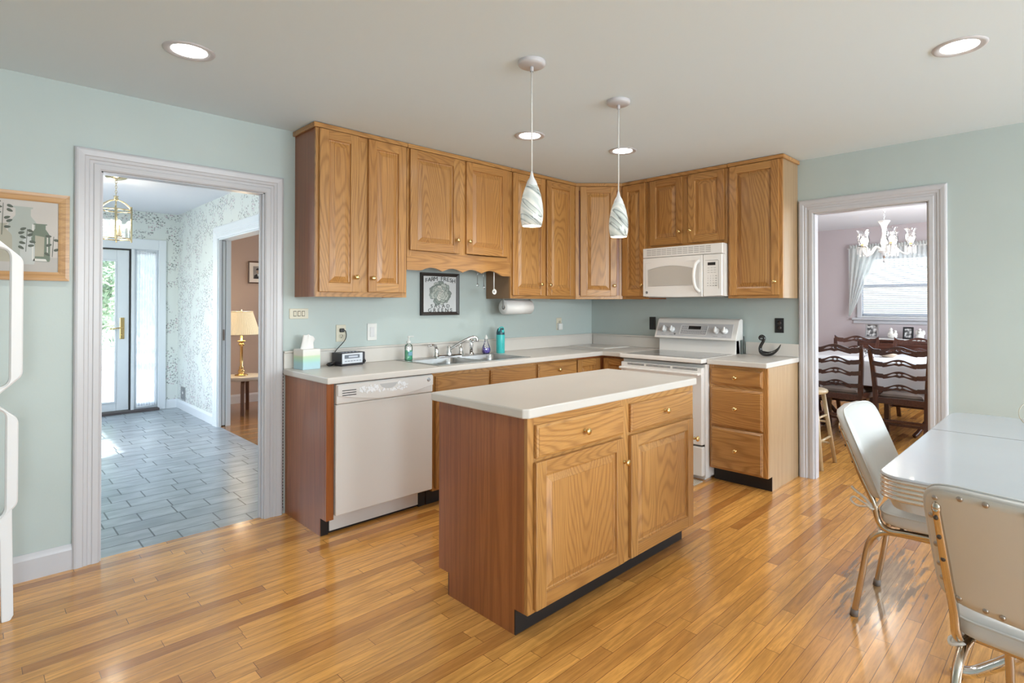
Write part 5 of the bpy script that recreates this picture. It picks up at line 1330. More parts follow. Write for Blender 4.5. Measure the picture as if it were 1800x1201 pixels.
# heating grille
r = thing('wall_vent', 'small grey metal heating grille low on the flowered foyer wall', 'vent', (-2.60, 4.44, .205), -PI/2)
mb = MB(); mb.box(-.10, .10, -.008, -.0005, -.085, .085, .003); mb.build('frame', M_STEEL, r)
mb = MB()
for k in range(9): mb.box(-.08, .08, -.011, -.0075, -.066+k*.0165, -.058+k*.0165)
mb.build('louvres', plain('louvre_grey', (.30, .31, .33), .4, .5), r)
mb = MB(); mb.box(.02, .035, -.018, -.010, .0, .03, .002); mb.build('damper_lever', M_PLATE, r)
# lantern
r = thing('foyer_lantern', 'hexagonal brass and glass lantern hanging in the foyer', 'lantern', (-3.560, 2.640, 2.475))
mb = MB(); mb.lathe([(0, -.030), (.012, -.030), (.05, -.020), (.075, -.010), (.082, -.0005)], (0, 0, 0), 28); mb.build('canopy', M_ABRASS, r)
mb = MB()
for k in range(6):
    z = -.045-k*.022; pts = [(.007*math.cos(a), 0, z+.014*math.sin(a)) if k % 2 == 0 else (0, .007*math.cos(a), z+.014*math.sin(a)) for a in [2*PI*j/12 for j in range(12)]]
    mb.tube(pts, .0022, 6, closed=True)
mb.build('chain', M_ABRASS, r)
zt, zb, R_ = -.300, -.560, .132
mb = MB(); mb.lathe([(.004, -.168), (.022, -.172), (.012, -.182), (.020, -.196), (.010, -.215), (0, -.22)], (0, 0, 0), 18)
hexp = [(R_*math.cos(PI/3*k+.35), R_*math.sin(PI/3*k+.35)) for k in range(6)]
for a, b in hexp: mb.tube(bez([(a*.08, b*.08, -.205), (a*.45, b*.45, -.222), (a*.85, b*.85, -.262), (a, b, zt)], 6), .0038, 8)
for z in (zt, zb):
    for k in range(6): p, q = hexp[k], hexp[(k+1) % 6]; mb.tube([(p[0], p[1], z), (q[0], q[1], z)], .0055, 6)
mb.build('cage_top', M_ABRASS, r)
for a, b in hexp:
    mb = MB(); mb.box(a-.006, a+.006, b-.006, b+.006, zb-.012, zt+.02, .001); mb.sphere((a, b, zt+.026), .007, 8); mb.sphere((a, b, zb-.016), .007, 8); mb.build('corner_post', M_ABRASS, r)
for k in range(6):
    p, q = hexp[k], hexp[(k+1) % 6]; mb = MB(); mb.poly([(p[0]*.985, p[1]*.985, zb+.006), (q[0]*.985, q[1]*.985, zb+.006), (q[0]*.985, q[1]*.985, zt-.006), (p[0]*.985, p[1]*.985, zt-.006)]); mb.build('glass_pane', M_GLASS, r)
mb = MB(); mb.cyl((0, 0, -.20), (0, 0, zb+.02), .004); mb.lathe([(0, zb+.022), (.045, zb+.022), (.05, zb+.03), (0, zb+.034)], (0, 0, 0), 20)
mb.build('stem', M_ABRASS, r)
M_CANDLE = plain('candle_sleeve', (.85, .75, .55), .5)
for k in range(4):
    a = k*PI/2+.5; x, y = .038*math.cos(a), .038*math.sin(a)
    mb = MB(); mb.cyl((x, y, zb+.03), (x, y, zb+.125), .010); c = mb.build('candle_sleeve', M_CANDLE, r)
    mb = MB(); mb.sphere((x, y, zb+.150), .011, 12, (1, 1, 2.0)); mb.build('bulb', M_BULB, c)
point('foyer_lantern_light', (-3.560, 2.64, 2.475-.41), 6, .05, (1, .88, .68))

# ------------------------------------------------------------------ living room: lamp, bent-leg table, portrait
LX, LY, LZ = -2.125, 3.690, .455
r = thing('side_table', 'round pale-topped side table on bent wooden legs under the lamp', 'table', (LX, LY, 0))
mb = MB(); mb.lathe([(0, LZ-.045), (.235, LZ-.045), (.245, LZ-.04), (.245, LZ-.004), (.24, LZ), (0, LZ)], (0, 0, 0), 44); mb.build('tabletop', plain('pale_top', (.68, .63, .56), .4), r)
for k in range(4):
    a = PI/4+k*PI/2+.35; c, s = math.cos(a), math.sin(a); mb = MB()
    P = bez([(.06*c, .06*s, LZ-.055), (.17*c, .17*s, LZ-.060), (.205*c, .205*s, LZ-.09), (.212*c, .212*s, LZ-.16), (.225*c, .225*s, .0)], 6)
    for q0, q1 in zip(P, P[1:]):
        pass
    tb = bmesh.new(); w2 = .020; th = .010; R = []
    for i, p in enumerate(P):
        t = (P[min(i+1, len(P)-1)]-P[max(i-1, 0)]).normalized(); sd = Vector((-s, c, 0)); nn = t.cross(sd).normalized()
        R.append([tb.verts.new(p+sd*a_*w2+nn*b_*th) for a_, b_ in ((-1, -1), (1, -1), (1, 1), (-1, 1))])
    for A, B in zip(R, R[1:]):
        for j in range(4): tb.faces.new((A[j], A[(j+1) % 4], B[(j+1) % 4], B[j]))
    tb.faces.new(R[0]); tb.faces.new(R[-1]); bmesh.ops.recalc_face_normals(tb, faces=tb.faces); mb._merge(tb)
    mb.build('leg', M_WALNUT, r)
r = thing('table_lamp', 'lit brass table lamp with cream pleated shade on the round side table', 'lamp', (LX-.035, LY+.02, LZ))
mb = MB(); mb.lathe([(0, 0), (.070, 0), (.075, .006), (.070, .014), (.045, .022), (.030, .034), (.036, .048), (.040, .060), (.030, .074), (.020, .085), (.028, .096), (.022, .108), (.0165, .12), (.0165, .355), (.022, .362), (.034, .375), (.036, .385), (.022, .395), (.020, .402), (.050, .418), (.050, .424), (.012, .430), (.012, .50)], (0, 0, 0), 28); mb.build('lamp_base', M_BRASS, r)
mb = MB(); n = 56; tb = bmesh.new()
def shade_pt(k, v, off=0):
    rr = (.205*(1-v)+.120*v)*(1+.012*(1 if k % 2 else -1))+off; a = 2*PI*k/(2*n)
    return (rr*math.cos(a), rr*math.sin(a), .500+.275*v)
G = [[tb.verts.new(shade_pt(k, v/4)) for v in range(5)] for k in range(2*n)]
for k in range(2*n):
    for v in range(4): tb.faces.new((G[k][v], G[(k+1) % (2*n)][v], G[(k+1) % (2*n)][v+1], G[k][v+1]))
mb._merge(tb)
m, nt_, b_ = newmat('cream_lampshade')
b_.inputs['Base Color'].default_value = (.85, .76, .56, 1); b_.inputs['Roughness'].default_value = .8; b_.inputs['Emission Color'].default_value = (1, .80, .48, 1); b_.inputs['Emission Strength'].default_value = .42
sh = mb.build('lamp_shade', m, r)
mb = MB()
for z, rr in ((.500, .207), (.775, .122)): mb.tube([(rr*math.cos(a), rr*math.sin(a), z) for a in [2*PI*j/48 for j in range(48)]], .005, 6, closed=True)
mb.build('shade_trim', plain('cream_trim', (.80, .72, .55), .7), sh)
mb = MB(); mb.sphere((0, 0, .56), .03, 14, (1, 1, 1.3)); mb.build('bulb', M_BULB, r)
mb = MB(); mb.lathe([(0, .80), (.008, .795), (.006, .785), (.004, .775), (.004, .60)], (0, 0, 0), 12); mb.build('finial', M_BRASS, r)
point('table_lamp_light', (LX-.035, LY+.02, LZ+.80), 7, .05, (1, .82, .58))
point('table_lamp_low_light', (LX-.035, LY+.02, LZ+.485), 4, .04, (1, .82, .58))
# framed portrait photograph
r = thing('framed_portrait', 'small framed portrait photograph with wide white mat on the taupe wall', 'picture', (-1.72, 4.46, 1.755))
mb = MB(); frame_bars(mb, -.125, .125, -.150, .150, .016, .02); mb.build('frame', plain('walnut_frame', (.10, .05, .03), .4), r)
mb = MB(); mb.box(-.112, .112, -.010, -.003, -.137, .137); mb.build('mat', plain('mat_board', (.78, .75, .72), .8), r)
mb = MB(); mb.box(-.062, .062, -.0115, -.0095, -.085, .085); mb.build('photograph', plain('photo_grey', (.28, .27, .27), .5, var=.2), r)
mb = MB()
flat(mb, [(.030*math.cos(a)*.75, .020+.034*math.sin(a)) for a in [2*PI*j/18 for j in range(18)]], -.0122)
mb.mi = 1; flat(mb, [(-.055, -.085), (.055, -.085), (.048, -.040), (.020, -.022), (-.020, -.022), (-.048, -.040)], -.0119)
flat(mb, [(.027*math.cos(a), .032+.028*math.sin(a)) for a in [PI*j/12 for j in range(13)]], -.0124)
mb.mi = 2; flat(mb, [(-.010, -.022), (.010, -.022), (0, -.060)], -.0126)
mb.build('sitter', [plain('photo_skin', (.36, .27, .22), .5), plain('photo_dark', (.02, .02, .025), .5), plain('photo_white', (.7, .7, .7), .5)], r)
# dark chair-back edge glimpsed right of the lamp
# ------------------------------------------------------------------ dining room: window, curtains, buffet
mb = MB()
for a, b in ((WY0+.01, WY0-.05), (WY1+.05, WY1-.01)): mb.box(XW-.02, XW+.02, min(a, b), max(a, b), WZ0, WZ1+.06, .004)
mb.box(XW-.02, XW+.02, WY1, WY0, WZ1, WZ1+.07, .004); mb.box(XW-.055, XW+.03, WY1-.05, WY0+.07, WZ0-.035, WZ0, .006); mb.box(XW-.018, XW, WY1-.03, WY0+.06, WZ0-.085, WZ0-.035, .004)
mb.box(XW+.05, XW+.08, WY1, WY0, 1.56, 1.60); mb.box(XW+.05, XW+.08, WY1, WY0, WZ0, WZ0+.05); mb.box(XW+.05, XW+.08, WY1, WY0, WZ1-.05, WZ1); mb.box(XW+.05, XW+.08, WY0-.05, WY0, WZ0, WZ1); mb.box(XW+.05, XW+.08, WY1, WY1+.05, WZ0, WZ1)
wd = struct('window_2', mb, M_TRIM)
mb = MB(); mb.box(XW+.062, XW+.066, WY1+.05, WY0-.05, WZ0+.05, WZ1-.05); mb.build('window_pane', M_GLASS, wd)
mb = MB()
n = int((WZ1-WZ0-.04)/.026)
r = thing('window_blind', 'white horizontal blind lowered behind the swag curtain in the dining room', 'blind', (XW, (WY0+WY1)/2, WZ0))
for k in range(n): mb.box(-.012, .012, -.57, .57, -.0008, .0008, M=Matrix.Translation((.018, 0, .03+k*.026)) @ Matrix.Rotation(.45, 4, 'Y'))
mb.build('slats', M_BLIND, r)
mb = MB(); mb.box(.002, .034, -.575, .575, .002, .018, .003); mb.box(.002, .034, -.575, .575, WZ1-WZ0-.03, WZ1-WZ0-.002, .003); mb.build('rails', M_PLATE, r)
r = thing('swag_curtain', 'sheer white ruffled swag curtain around the dining room window', 'curtain', (XW, 0, 0))
mb = MB(); CY0, CY1 = -1.165, -2.58
def val(u, v):
    y = CY0+(CY1-CY0)*u; d = abs(u-.5)*2
    low = 1.800-.075*math.cos(u*2*PI*1.0)-.02+ (.0)
    z = 2.155+(low-2.155)*v
    return (-.050+.014*math.sin(u*2*PI*26+.5*math.sin(v*3))*(.5+.5*v), y, z+.006*math.sin(u*2*PI*26+1.3)*v)
mb.grid(val, 240, 10)
def head(u, v):
    y = CY0+(CY1-CY0)*u; return (-.052+.018*math.sin(u*2*PI*40), y, 2.125+.055*v+.008*math.sin(u*2*PI*33)*v)
mb.grid(head, 240, 3); mb.build('valance', M_VALANCE, r)
for s, y0 in ((1, CY0), (-1, CY1)):
    mb = MB()
    def tail(u, v):
        wv_ = .40*(1-v)**.85+.015
        return (-.066+.016*math.sin(u*2*PI*5+v), y0-s*wv_*u, 2.13-(.98)*v+u*.10*(1-v)*v*2)
    mb.grid(tail, 50, 20); mb.build('side_tail', M_VALANCE, r)
mb = MB(); mb.cyl((-.045, CY0+.02, 2.13), (-.045, CY1-.02, 2.13), .010); mb.build('curtain_rod', M_PLATE, r)
# buffet
BX, BY = 4.31, -2.10
r = thing('buffet', 'dark wood buffet under the dining room window with a white runner', 'buffet', (BX, BY, 0), -PI/2)
mb = MB(); mb.box(-.72, .72, -.22, .21, .14, .82, .006); mb.build('body', M_DKWOOD, r)
mb = MB(); mb.box(-.75, .75, -.245, .22, .82, .850, .008, 3); mb.build('top', M_DKWOODX, r)
for s in (-1, 1):
    for q in (-.19, .18): mb = MB(); mb.lathe([(.028, .145), (.032, .12), (.020, .06), (.026, .03), (.018, 0), (0, 0)], (s*.66, q, 0), 16); mb.build('leg', M_DKWOOD, r)
for k in range(3):
    x = -.48+k*.48
    mb = MB(); mb.box(x-.215, x+.215, -.232, -.218, .60, .80, .005); dd = mb.build('drawer', M_DKWOODX, r); knob(dd, x, .70, -.230)
    mb = MB(); mb.box(x-.215, x+.215, -.232, -.218, .17, .58, .005); mb.build('door', M_DKWOOD, r)
tag((lambda: (MBr := MB()).box(-.70, .70, -.248, .18, 0, .003).build('table_runner', M_FABW, None, (BX, BY, .850), (0, 0, -PI/2)))(), 'white runner lying along the top of the dark buffet', 'runner')
BT_ = .853
def photo_frame(label, y, w_, h_, mat, seed):
    r = thing('photo_frame', label, 'photo frame', (4.33, y, BT_), -PI/2-.12, 'framed photographs on the buffet')
    T_ = Matrix.Rotation(-.16, 4, 'X')
    mb = MB()
    for a in ((-w_, -w_+.020, 0, 2*h_), (w_-.020, w_, 0, 2*h_)): mb.box(a[0], a[1], -.014, .004, a[2], a[3], .003, M=T_)
    mb.box(-w_+.02, w_-.02, -.014, .004, 0, .020, .003, M=T_); mb.box(-w_+.02, w_-.02, -.014, .004, 2*h_-.020, 2*h_, .003, M=T_); mb.build('frame', mat, r)
    m = plain('photo_print', (.42, .41, .40), .4); nt_ = m.node_tree; tc_ = N(nt_, 'ShaderNodeTexCoord'); nz_ = N(nt_, 'ShaderNodeTexNoise'); nz_.inputs['Scale'].default_value = 22+seed; nz_.inputs['Detail'].default_value = 1
    nt_.links.new(tc_.outputs['Object'], nz_.inputs['Vector']); nt_.links.new(ramp(nt_, nz_.outputs[0], [(.38, (.08, .08, .08)), (.5, (.35, .34, .33)), (.62, (.75, .74, .73))]), nt_.nodes['Principled BSDF'].inputs['Base Color'])
    mb = MB(); mb.box(-w_+.018, w_-.018, -.006, -.001, .018, 2*h_-.018, M=T_); mb.build('photograph', m, r)
    mb = MB(); mb.box(-.02, .02, 0, .003, 0, h_*1.5, M=Matrix.Translation((0, .085, 0)) @ Matrix.Rotation(.30, 4, 'X')); mb.build('easel_back', M_BLACK, r)
photo_frame('larger silver photo frame at the left end of the buffet', -1.497, .084, .100, M_STEEL, 0)
photo_frame('black photo frame between two white figurines on the buffet', -1.928, .062, .082, M_BLACK, 4)
photo_frame('dark photo frame at the right edge of the doorway view, on the buffet', -2.215, .060, .100, plain('dark_frame', (.03, .03, .035), .4), 9)
M_BISQUE = plain('white_bisque', (.78, .75, .70), .6, bump=.3, bscale=90)
def figurine(label, y, pts):
    mb = MB()
    for c, rr, sc in pts: mb.sphere(c, rr, 14, sc)
    o = mb.build('figurine', M_BISQUE, None, (4.32, y, BT_), (0, 0, -PI/2)); tag(o, label, 'figurine', 'white figurines on the buffet')
figurine('white bisque figurine of a seated couple between the silver and black frames', -1.755, [((0, 0, .03), .05, (1.1, .8, .6)), ((-.02, 0, .07), .035, (1, .9, 1.3)), ((-.022, 0, .125), .021, (1, 1, 1.15)), ((.030, -.01, .06), .028, (1, .9, 1.2)), ((.034, -.012, .100), .017, (1, 1, 1.1)), ((.0, -.03, .05), .03, (1.3, .6, .7)), ((-.045, -.01, .05), .022, (.7, .7, 1.5))])
figurine('white angel figurine at the right end of the buffet, right of the black frame', -2.065, [((0, 0, .04), .045, (1.05, .8, .9)), ((0, 0, .088), .026, (1, .8, 1.3)), ((0, -.005, .130), .017, (1, 1, 1.1)), ((-.035, .015, .09), .025, (.9, .3, 1.4)), ((.035, .015, .09), .025, (.9, .3, 1.4)), ((0, -.028, .095), .014, (1.6, .8, .8))])

# ------------------------------------------------------------------ dining table with cloth
QX0, QX1, QY0, QY1, QZ = 1.80, 2.90, -3.05, -.95, .755
r = thing('dining_table', 'dark wood dining table under a white tablecloth', 'table', ((QX0+QX1)/2, (QY0+QY1)/2, 0))
hx, hy = (QX1-QX0)/2, (QY1-QY0)/2
mb = MB(); mb.rings([rrect(-hx, hx, -hy, hy, .08, QZ-.03), rrect(-hx, hx, -hy, hy, .08, QZ)]); mb.box(-hx+.06, hx-.06, -hy+.06, hy-.06, QZ-.12, QZ-.03); mb.build('tabletop', M_DKWOOD, r)
for sy_ in (-1, 1):
    mb = MB(); mb.lathe([(.05, QZ-.12), (.06, .5), (.045, .40), (.07, .32), (.05, .25), (.06, .2), (0, .18)], (0, sy_*.60, 0), 18); mb.build('pedestal', M_DKWOOD, r)
    for k in range(3):
        a = k*2*PI/3+(PI/2 if sy_ > 0 else -PI/2); mb = MB()
        mb.tube(bez([(0, sy_*.60, .26), (.15*math.cos(a), sy_*.60+.15*math.sin(a), .20), (.30*math.cos(a), sy_*.60+.30*math.sin(a), .06), (.36*math.cos(a), sy_*.60+.36*math.sin(a), .02)], 5), .022, 10); mb.build('leg', M_DKWOOD, r)
mb = MB(); loops = []
def cl(ins, z, wob=0):
    base_ = rrect(-hx-.012+ins, hx+.012-ins, -hy-.012+ins, hy+.012-ins, .09, z, 14)
    # densify the straight sides
    out = []
    for p, q in zip(base_, base_[1:]+base_[:1]):
        L = (Vector(q)-Vector(p)).length; nn = 24 if L > .6 else 1
        for k in range(nn): out.append(tuple(Vector(p).lerp(Vector(q), k/nn)))
    if wob:
        out = [(x+wob*math.sin(i*.9)*(1 if abs(x) > hx-.05 else .3)*math.copysign(1, x), y+wob*math.sin(i*.9)*(1 if abs(y) > hy-.05 else .2)*math.copysign(1, y), z_+.012*math.sin(i*.33)) for i, (x, y, z_) in enumerate(out)]
    return out
mb.rings([cl(-.030, QZ-.245, .014), cl(-.022, QZ-.16, .010), cl(-.010, QZ-.06, .004), cl(-.002, QZ-.005), cl(.006, QZ+.003)])
tc = mb.build('tablecloth', plain('damask_cloth', (.78, .78, .80), .6, bump=.3, bscale=25, var=.05), None, ((QX0+QX1)/2, (QY0+QY1)/2, 0)); tag(tc, 'white damask tablecloth draped over the dining table', 'tablecloth')
for o in (tc,):
    for f in o.data.polygons: f.use_smooth = True
# glass bird and little dishes
def dish(name, label, cat, x, y, prof, mat): 
    mb = MB(); mb.lathe(prof, (0, 0, 0), 20); o = mb.build(name, mat, None, (x, y, QZ+.003)); tag(o, label, cat)
mb = MB(); mb.sphere((0, 0, .045), .035, 12, (.8, 1.4, .8)); mb.sphere((0, .05, .08), .018, 10); mb.tube([(0, -.04, .05), (0, -.09, .085)], [.014, .004], 8); mb.lathe([(0, 0), (.03, 0), (.008, .008), (.008, .03)], (0, 0, 0), 14)
o = mb.build('glass_bird', M_CRYSTAL, None, (2.45, -1.875, QZ+.003)); tag(o, 'clear glass bird ornament on the tablecloth', 'ornament')
dish('silver_shaker', 'small silver shaker at the left of the set on the tablecloth', 'shaker', 2.22, -1.93, [(0, 0), (.018, 0), (.020, .02), (.014, .04), (.010, .055), (0, .058)], M_STEEL)
dish('silver_shaker', 'small silver shaker beside the wooden bowl on the tablecloth', 'shaker', 2.20, -2.02, [(0, 0), (.018, 0), (.020, .02), (.014, .04), (.010, .055), (0, .058)], M_STEEL)
dish('serving_bowl', 'low tan bowl in the middle of the tablecloth', 'bowl', 2.35, -2.13, [(0, 0), (.045, 0), (.085, .030), (.092, .045), (.086, .045), (.04, .012), (0, .010)], plain('tan_bowl', (.50, .38, .28), .4))

# ------------------------------------------------------------------ ladder-back chairs
M_SEATF = plain('paisley_seat', (.17, .125, .10), .8, bump=.4, bscale=50, var=.5)
def ladder_chair(label, loc, rz):
    """front towards +x"""
    r = thing('dining_chair', label, 'chair', loc, rz, 'dark ladder-back dining chairs')
    hw = .225
    for s in (-1, 1):
        mb = MB()
        P = bez([(-.225-.05, s*(hw-.03), 0), (-.225, s*(hw-.025), .20), (-.215, s*(hw-.02), .46), (-.235, s*(hw-.005), .70), (-.285, s*(hw+.012), .895)], 6)
        tb = bmesh.new(); R = []
        for i, p in enumerate(P):
            w2 = .020 if i < 16 else .020-.004*(i-16)/8
            R.append([tb.verts.new(p+Vector((a*.018, b*w2, 0))) for a, b in ((-1, -1), (1, -1), (1, 1), (-1, 1))])
        for A, B in zip(R, R[1:]):
            for j in range(4): tb.faces.new((A[j], A[(j+1) % 4], B[(j+1) % 4], B[j]))
        tb.faces.new(R[0]); tb.faces.new(R[-1]); bmesh.ops.recalc_face_normals(tb, faces=tb.faces); mb._merge(tb)
        mb.build('rear_post', M_DKWOOD, r)
        mb = MB(); mb.box(.185, .228, s*.205-.022, s*.205+.022, 0, .40, .004); mb.build('front_leg', M_DKWOOD, r)
        mb = MB(); mb.box(-.215, .19, s*.200-.010, s*.200+.010, .150, .176, .003); mb.build('side_stretcher', M_DKWOODX, r)
    for a in ((-.02, .002, -.20, .20, .150, .174), (-.240, -.222, -.195, .195, .22, .245)):
        mb = MB(); mb.box(*a, .003); mb.build('cross_stretcher', M_DKWOODX, r)
    mb = MB(); mb.prism([(-.225, -.195), (.225, -.24), (.225, .24), (-.225, .195)], 2, .385, .445, bev=.004); mb.build('seat_rail', M_DKWOODX, r)
    mb = MB()
    def Q(i, z): return [(-.200+i, -.170+i, z), (.215-i, -.228+i, z), (.215-i, .228-i, z), (-.200+i, .170-i, z)]
    mb.rings([Q(0, .440), Q(-.004, .458), Q(.012, .478), Q(.06, .490), Q(.14, .494)]); mb.build('seat', M_SEATF, r)
    # pierced slats
    def slat(zc, hgt, crest=False):
        mb = MB(); n = 48; W = hw+(.020 if crest else -.004)
        for part in (0, 1):
            tb = bmesh.new(); A = []
            for k in range(n+1):
                y = -W+2*W*k/n; a = abs(y)
                arch = .020*math.cos(y/W*PI*1.5)*(.6 if abs(y) > W*.6 else 1)+.006
                up = zc+hgt/2+arch; lo = zc-hgt/2+arch*.75-(.012 if a < .035 else 0)*(1-a/.035 if a < .035 else 0)
                if crest: up += .022*max(0, (a-W*.86)/(W*.14)); lo += .012*max(0, (a-W*.8)/(W*.2))
                mid = (up+lo)/2
                h = 0.0
                if a < .013: h = .011*math.sqrt(max(0, 1-(a/.013)**2))
                elif .022 < a < .100: t = (a-.022)/.078; h = .0095*math.sin(PI*t**.7)
                z0, z1 = (mid+h, up) if part == 0 else (lo, mid-h)
                x = -.225-.06*((zc-.46)/.44)**1.6-.030*(1-(y/W)**2)*.6
                A.append([tb.verts.new((x-.010, y, z0)), tb.verts.new((x+.008, y, z0)), tb.verts.new((x+.008, y, z1)), tb.verts.new((x-.010, y, z1))])
            for P_, Q_ in zip(A, A[1:]):
                for j in range(4): tb.faces.new((P_[j], P_[(j+1) % 4], Q_[(j+1) % 4], Q_[j]))
            tb.faces.new(A[0]); tb.faces.new(A[-1]); bmesh.ops.recalc_face_normals(tb, faces=tb.faces); mb._merge(tb)
        mb.build('crest_rail' if crest else 'pierced_slat', M_DKWOODX, r)
    slat(.535, .040); slat(.655, .042); slat(.765, .044); slat(.880, .055, True)
    return r
c0 = ladder_chair('dark ladder-back dining chair, rightmost on the near side of the table', (1.775, -2.405, 0), 0)
copy_thing(c0, (1.775, -1.865, 0), 0, 'dark ladder-back dining chair behind the birch stool, left on the near side')
copy_thing(c0, (2.93, -1.60, 0), PI, 'dark ladder-back dining chair across the table, in front of the silver frame')
copy_thing(c0, (2.93, -2.25, 0), PI, 'dark ladder-back dining chair across the table, at the right edge of the doorway')
# stool
r = thing('bar_stool', 'pale birch bar stool just inside the dining room doorway', 'stool', (.42, -1.965, 0))
mb = MB(); mb.lathe([(0, .585), (.135, .585), (.155, .594), (.160, .606), (.155, .618), (.140, .624), (0, .626)], (0, 0, 0), 36); mb.build('seat', M_PALEWOOD, r)
LG = []
for a, b in ((-1, -1), (1, -1), (1, 1), (-1, 1)):
    mb = MB(); mb.tube([(a*.095, b*.095, .592), (a*.165, b*.165, 0)], [.018, .015], 12); mb.build('leg', M_PALEWOOD, r)
def lp(a, b, z): t = (.592-z)/.592; return (a*(.095+.07*t), b*(.095+.07*t), z)
for z, prs in ((.40, (((-1, -1), (1, -1)), ((-1, 1), (1, 1)))), (.22, (((-1, -1), (1, -1)), ((-1, 1), (1, 1)))), (.34, (((-1, -1), (-1, 1)), ((1, -1), (1, 1)))), (.16, (((-1, -1), (-1, 1)), ((1, -1), (1, 1))))):
    for p, q in prs: mb = MB(); mb.cyl(lp(*p, z), lp(*q, z), .009, seg=10); mb.build('rung', M_PALEWOOD, r)
# chandelier
CX, CY_, CZB = 2.35, -2.100, 1.770
r = thing('crystal_chandelier', 'lit cut-glass chandelier with five flared shades over the dining table', 'chandelier', (CX, CY_, H))
z = CZB-H
mb = MB(); mb.lathe([(0, -.03), (.02, -.03), (.055, -.015), (.065, -.0005)], (0, 0, 0), 24); mb.build('canopy', M_CHROME, r)
mb = MB(); k = 0; zz = -.04
while zz > z+.47:
    mb.tube([(.008*math.cos(a), 0, zz+.016*math.sin(a)) if k % 2 == 0 else (0, .008*math.cos(a), zz+.016*math.sin(a)) for a in [2*PI*j/10 for j in range(10)]], .0025, 6, closed=True); zz -= .025; k += 1
mb.build('chain', M_CHROME, r)
M_CG = plain('crystal_milky', (.86, .85, .84), .12, coat=.4)
mb = MB(); mb.lathe([(.0, z+.44), (.055, z+.445), (.060, z+.44), (.032, z+.40), (.020, z+.36), (.016, z+.31), (.030, z+.25), (.034, z+.21), (.022, z+.17), (.030, z+.15), (.050, z+.13), (.055, z+.115), (.02, z+.09), (0, z+.085)], (0, 0, 0), 24); mb.build('centre_column', M_CG, r)
mb = MB(); mb.lathe([(.012, z+.10), (.024, z+.08), (.016, z+.055), (.006, z+.045), (.005, z+.025), (.015, z+.012), (.010, z), (0, z-.002)], (0, 0, 0), 16); mb.build('drop_finial', M_CHROME, r)
fwd = math.atan2(.7, .714)
for k in range(5):
    th = math.radians(-57+72*k)         # 0 = towards the kitchen doorway
    a = math.pi+.7751-.556+th
    c, s = math.cos(a), math.sin(a); RR = .235
    mb = MB(); mb.tube(bez([(.03*c, .03*s, z+.135), (.09*c, .09*s, z+.165), (.15*c, .15*s, z+.105), (.20*c, .20*s, z+.080), (RR*c, RR*s, z+.12), (RR*c, RR*s, z+.155)], 6), .0085, 10); arm = mb.build('arm', M_CG, r)
    mb = MB(); mb.lathe([(0, z+.150), (.030, z+.152), (.052, z+.168), (.050, z+.170), (.02, z+.160)], (RR*c, RR*s, 0), 20); mb.build('bobeche', M_CRYSTAL, arm)
    mb = MB()
    for j in range(10):
        b = 2*PI*j/10; px, py = RR*c+.048*math.cos(b), RR*s+.048*math.sin(b)
        mb.lathe([(0, z+.168), (.003, z+.160), (.0045, z+.12), (.003, z+.085), (0, z+.078)], (px, py, 0), 6, smooth=False)
    mb.build('prism_drops', M_CG, arm)
    mb = MB(); n = 40; tb = bmesh.new()
    prof = [(.028, z+.185), (.034, z+.20), (.047, z+.235), (.050, z+.265), (.042, z+.300), (.040, z+.312), (.055, z+.345)]
    G = [[tb.verts.new((RR*c+(rr+(.005*math.sin(j*2*PI/n*8) if i == len(prof)-1 else 0))*math.cos(2*PI*j/n), RR*s+(rr+(.005*math.sin(j*2*PI/n*8) if i == len(prof)-1 else 0))*math.sin(2*PI*j/n), zq)) for i, (rr, zq) in enumerate(prof)] for j in range(n)]
    for j in range(n):
        for i in range(len(prof)-1): tb.faces.new((G[j][i], G[(j+1) % n][i], G[(j+1) % n][i+1], G[j][i+1]))
    mb._merge(tb, True); mb.build('glass_shade', M_CRYSTAL, arm)
    mb = MB(); mb.cyl((RR*c, RR*s, z+.158), (RR*c, RR*s, z+.195), .013, seg=12); mb.build('socket', M_BRASS, arm)
    mb = MB(); mb.sphere((RR*c, RR*s, z+.230), .020, 12, (1, 1, 1.4)); mb.build('bulb', M_BULB, arm)
point('chandelier_light', (CX, CY_, H+z+.26), 14, .12, (1, .92, .80))

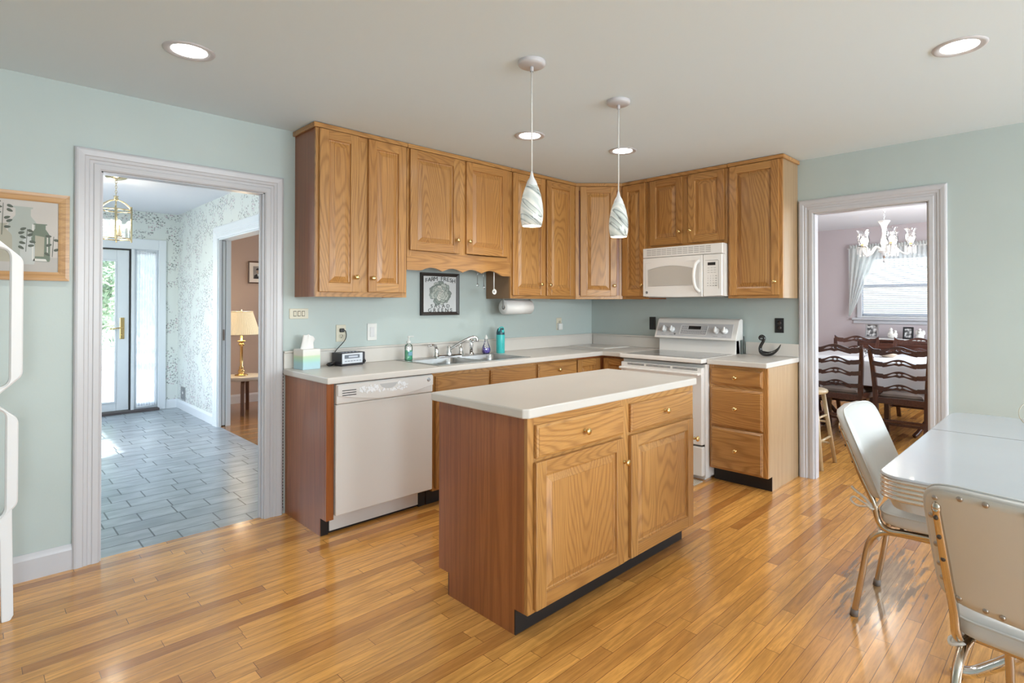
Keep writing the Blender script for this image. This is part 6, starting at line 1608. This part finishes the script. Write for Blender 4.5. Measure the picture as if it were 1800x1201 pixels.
# ------------------------------------------------------------------ outdoors
gm = plain('pale_concrete', (.62, .62, .60), .9, bump=.1, bscale=20, var=.04)
mb = MB(); mb.box(-14, 8, 4.86, 40, -.4, -.10); struct('ground_drive', mb, gm)
mb = MB(); mb.box(4.72, 30, -14, 4.8, -.4, -.10); struct('ground_yard', mb, gm)
LEAF = []
for nm, a, b in (('leaf_light', (.32, .42, .26), (.46, .55, .36)), ('leaf_mid', (.22, .33, .20), (.34, .44, .28))):
    m = plain(nm, a, .6); nt_ = m.node_tree; tc_ = N(nt_, 'ShaderNodeTexCoord'); nz_ = N(nt_, 'ShaderNodeTexNoise'); nz_.inputs['Scale'].default_value = 5
    nt_.links.new(tc_.outputs['Object'], nz_.inputs['Vector']); nt_.links.new(ramp(nt_, nz_.outputs[0], [(.35, a), (.65, b)]), nt_.nodes['Principled BSDF'].inputs['Base Color']); LEAF.append(m)
M_BARK = plain('bark', (.14, .10, .07), .9, bump=.6, bscale=30)
def tree(label, x, y, h, rr, mat, seed, zl=.25):
    r = thing('garden_tree', label, 'tree', (x, y, -.10)); rnd = random.Random(seed)
    mb = MB(); mb.tube(bez([(0, 0, 0), (.04, .02, h*.3), (-.03, 0, h*.6), (0, 0, h*.85)], 5), [.10]*6+[.07]*5+[.04]*5, 10)
    for k in range(5):
        a = rnd.uniform(0, 2*PI); z0 = h*rnd.uniform(.25, .55); mb.tube([(0, 0, z0), (math.cos(a)*rr*.6, math.sin(a)*rr*.6, z0+h*.2)], [.04, .012], 6)
    mb.build('trunk', M_BARK, r)
    tb = bmesh.new()
    blobs = [(rnd.uniform(-.6, .6)*rr, rnd.uniform(-.6, .6)*rr, h*rnd.uniform(zl, .95), rr*rnd.uniform(.35, .6)) for _ in range(16)]
    for _ in range(6500):
        bx, by, bz, br = rnd.choice(blobs); d = Vector((rnd.gauss(0, 1), rnd.gauss(0, 1), rnd.gauss(0, 1))).normalized()*br*rnd.uniform(.6, 1)
        p = Vector((bx, by, bz))+d; u = Vector((rnd.gauss(0, 1), rnd.gauss(0, 1), rnd.gauss(0, 1))).normalized(); v = u.orthogonal().normalized(); s = rnd.uniform(.03, .065)
        tb.faces.new([tb.verts.new(p+u*s*1.5), tb.verts.new(p+v*s*.6), tb.verts.new(p-u*s*1.5), tb.verts.new(p-v*s*.6)])
    mb = MB(); mb._merge(tb); mb.build('foliage', mat, r)
tree('pale green leafy tree seen through the upper storm door glass', -2.60, 11.5, 5.2, 1.4, LEAF[0], 1)
tree('darker green bush behind the pale tree outside the storm door', -1.3, 16.5, 4.4, 2.0, LEAF[1], 2, .12)
tree('bushy green tree at the left beyond the storm door', -4.8, 19.5, 5.4, 2.2, LEAF[1], 3, .15)
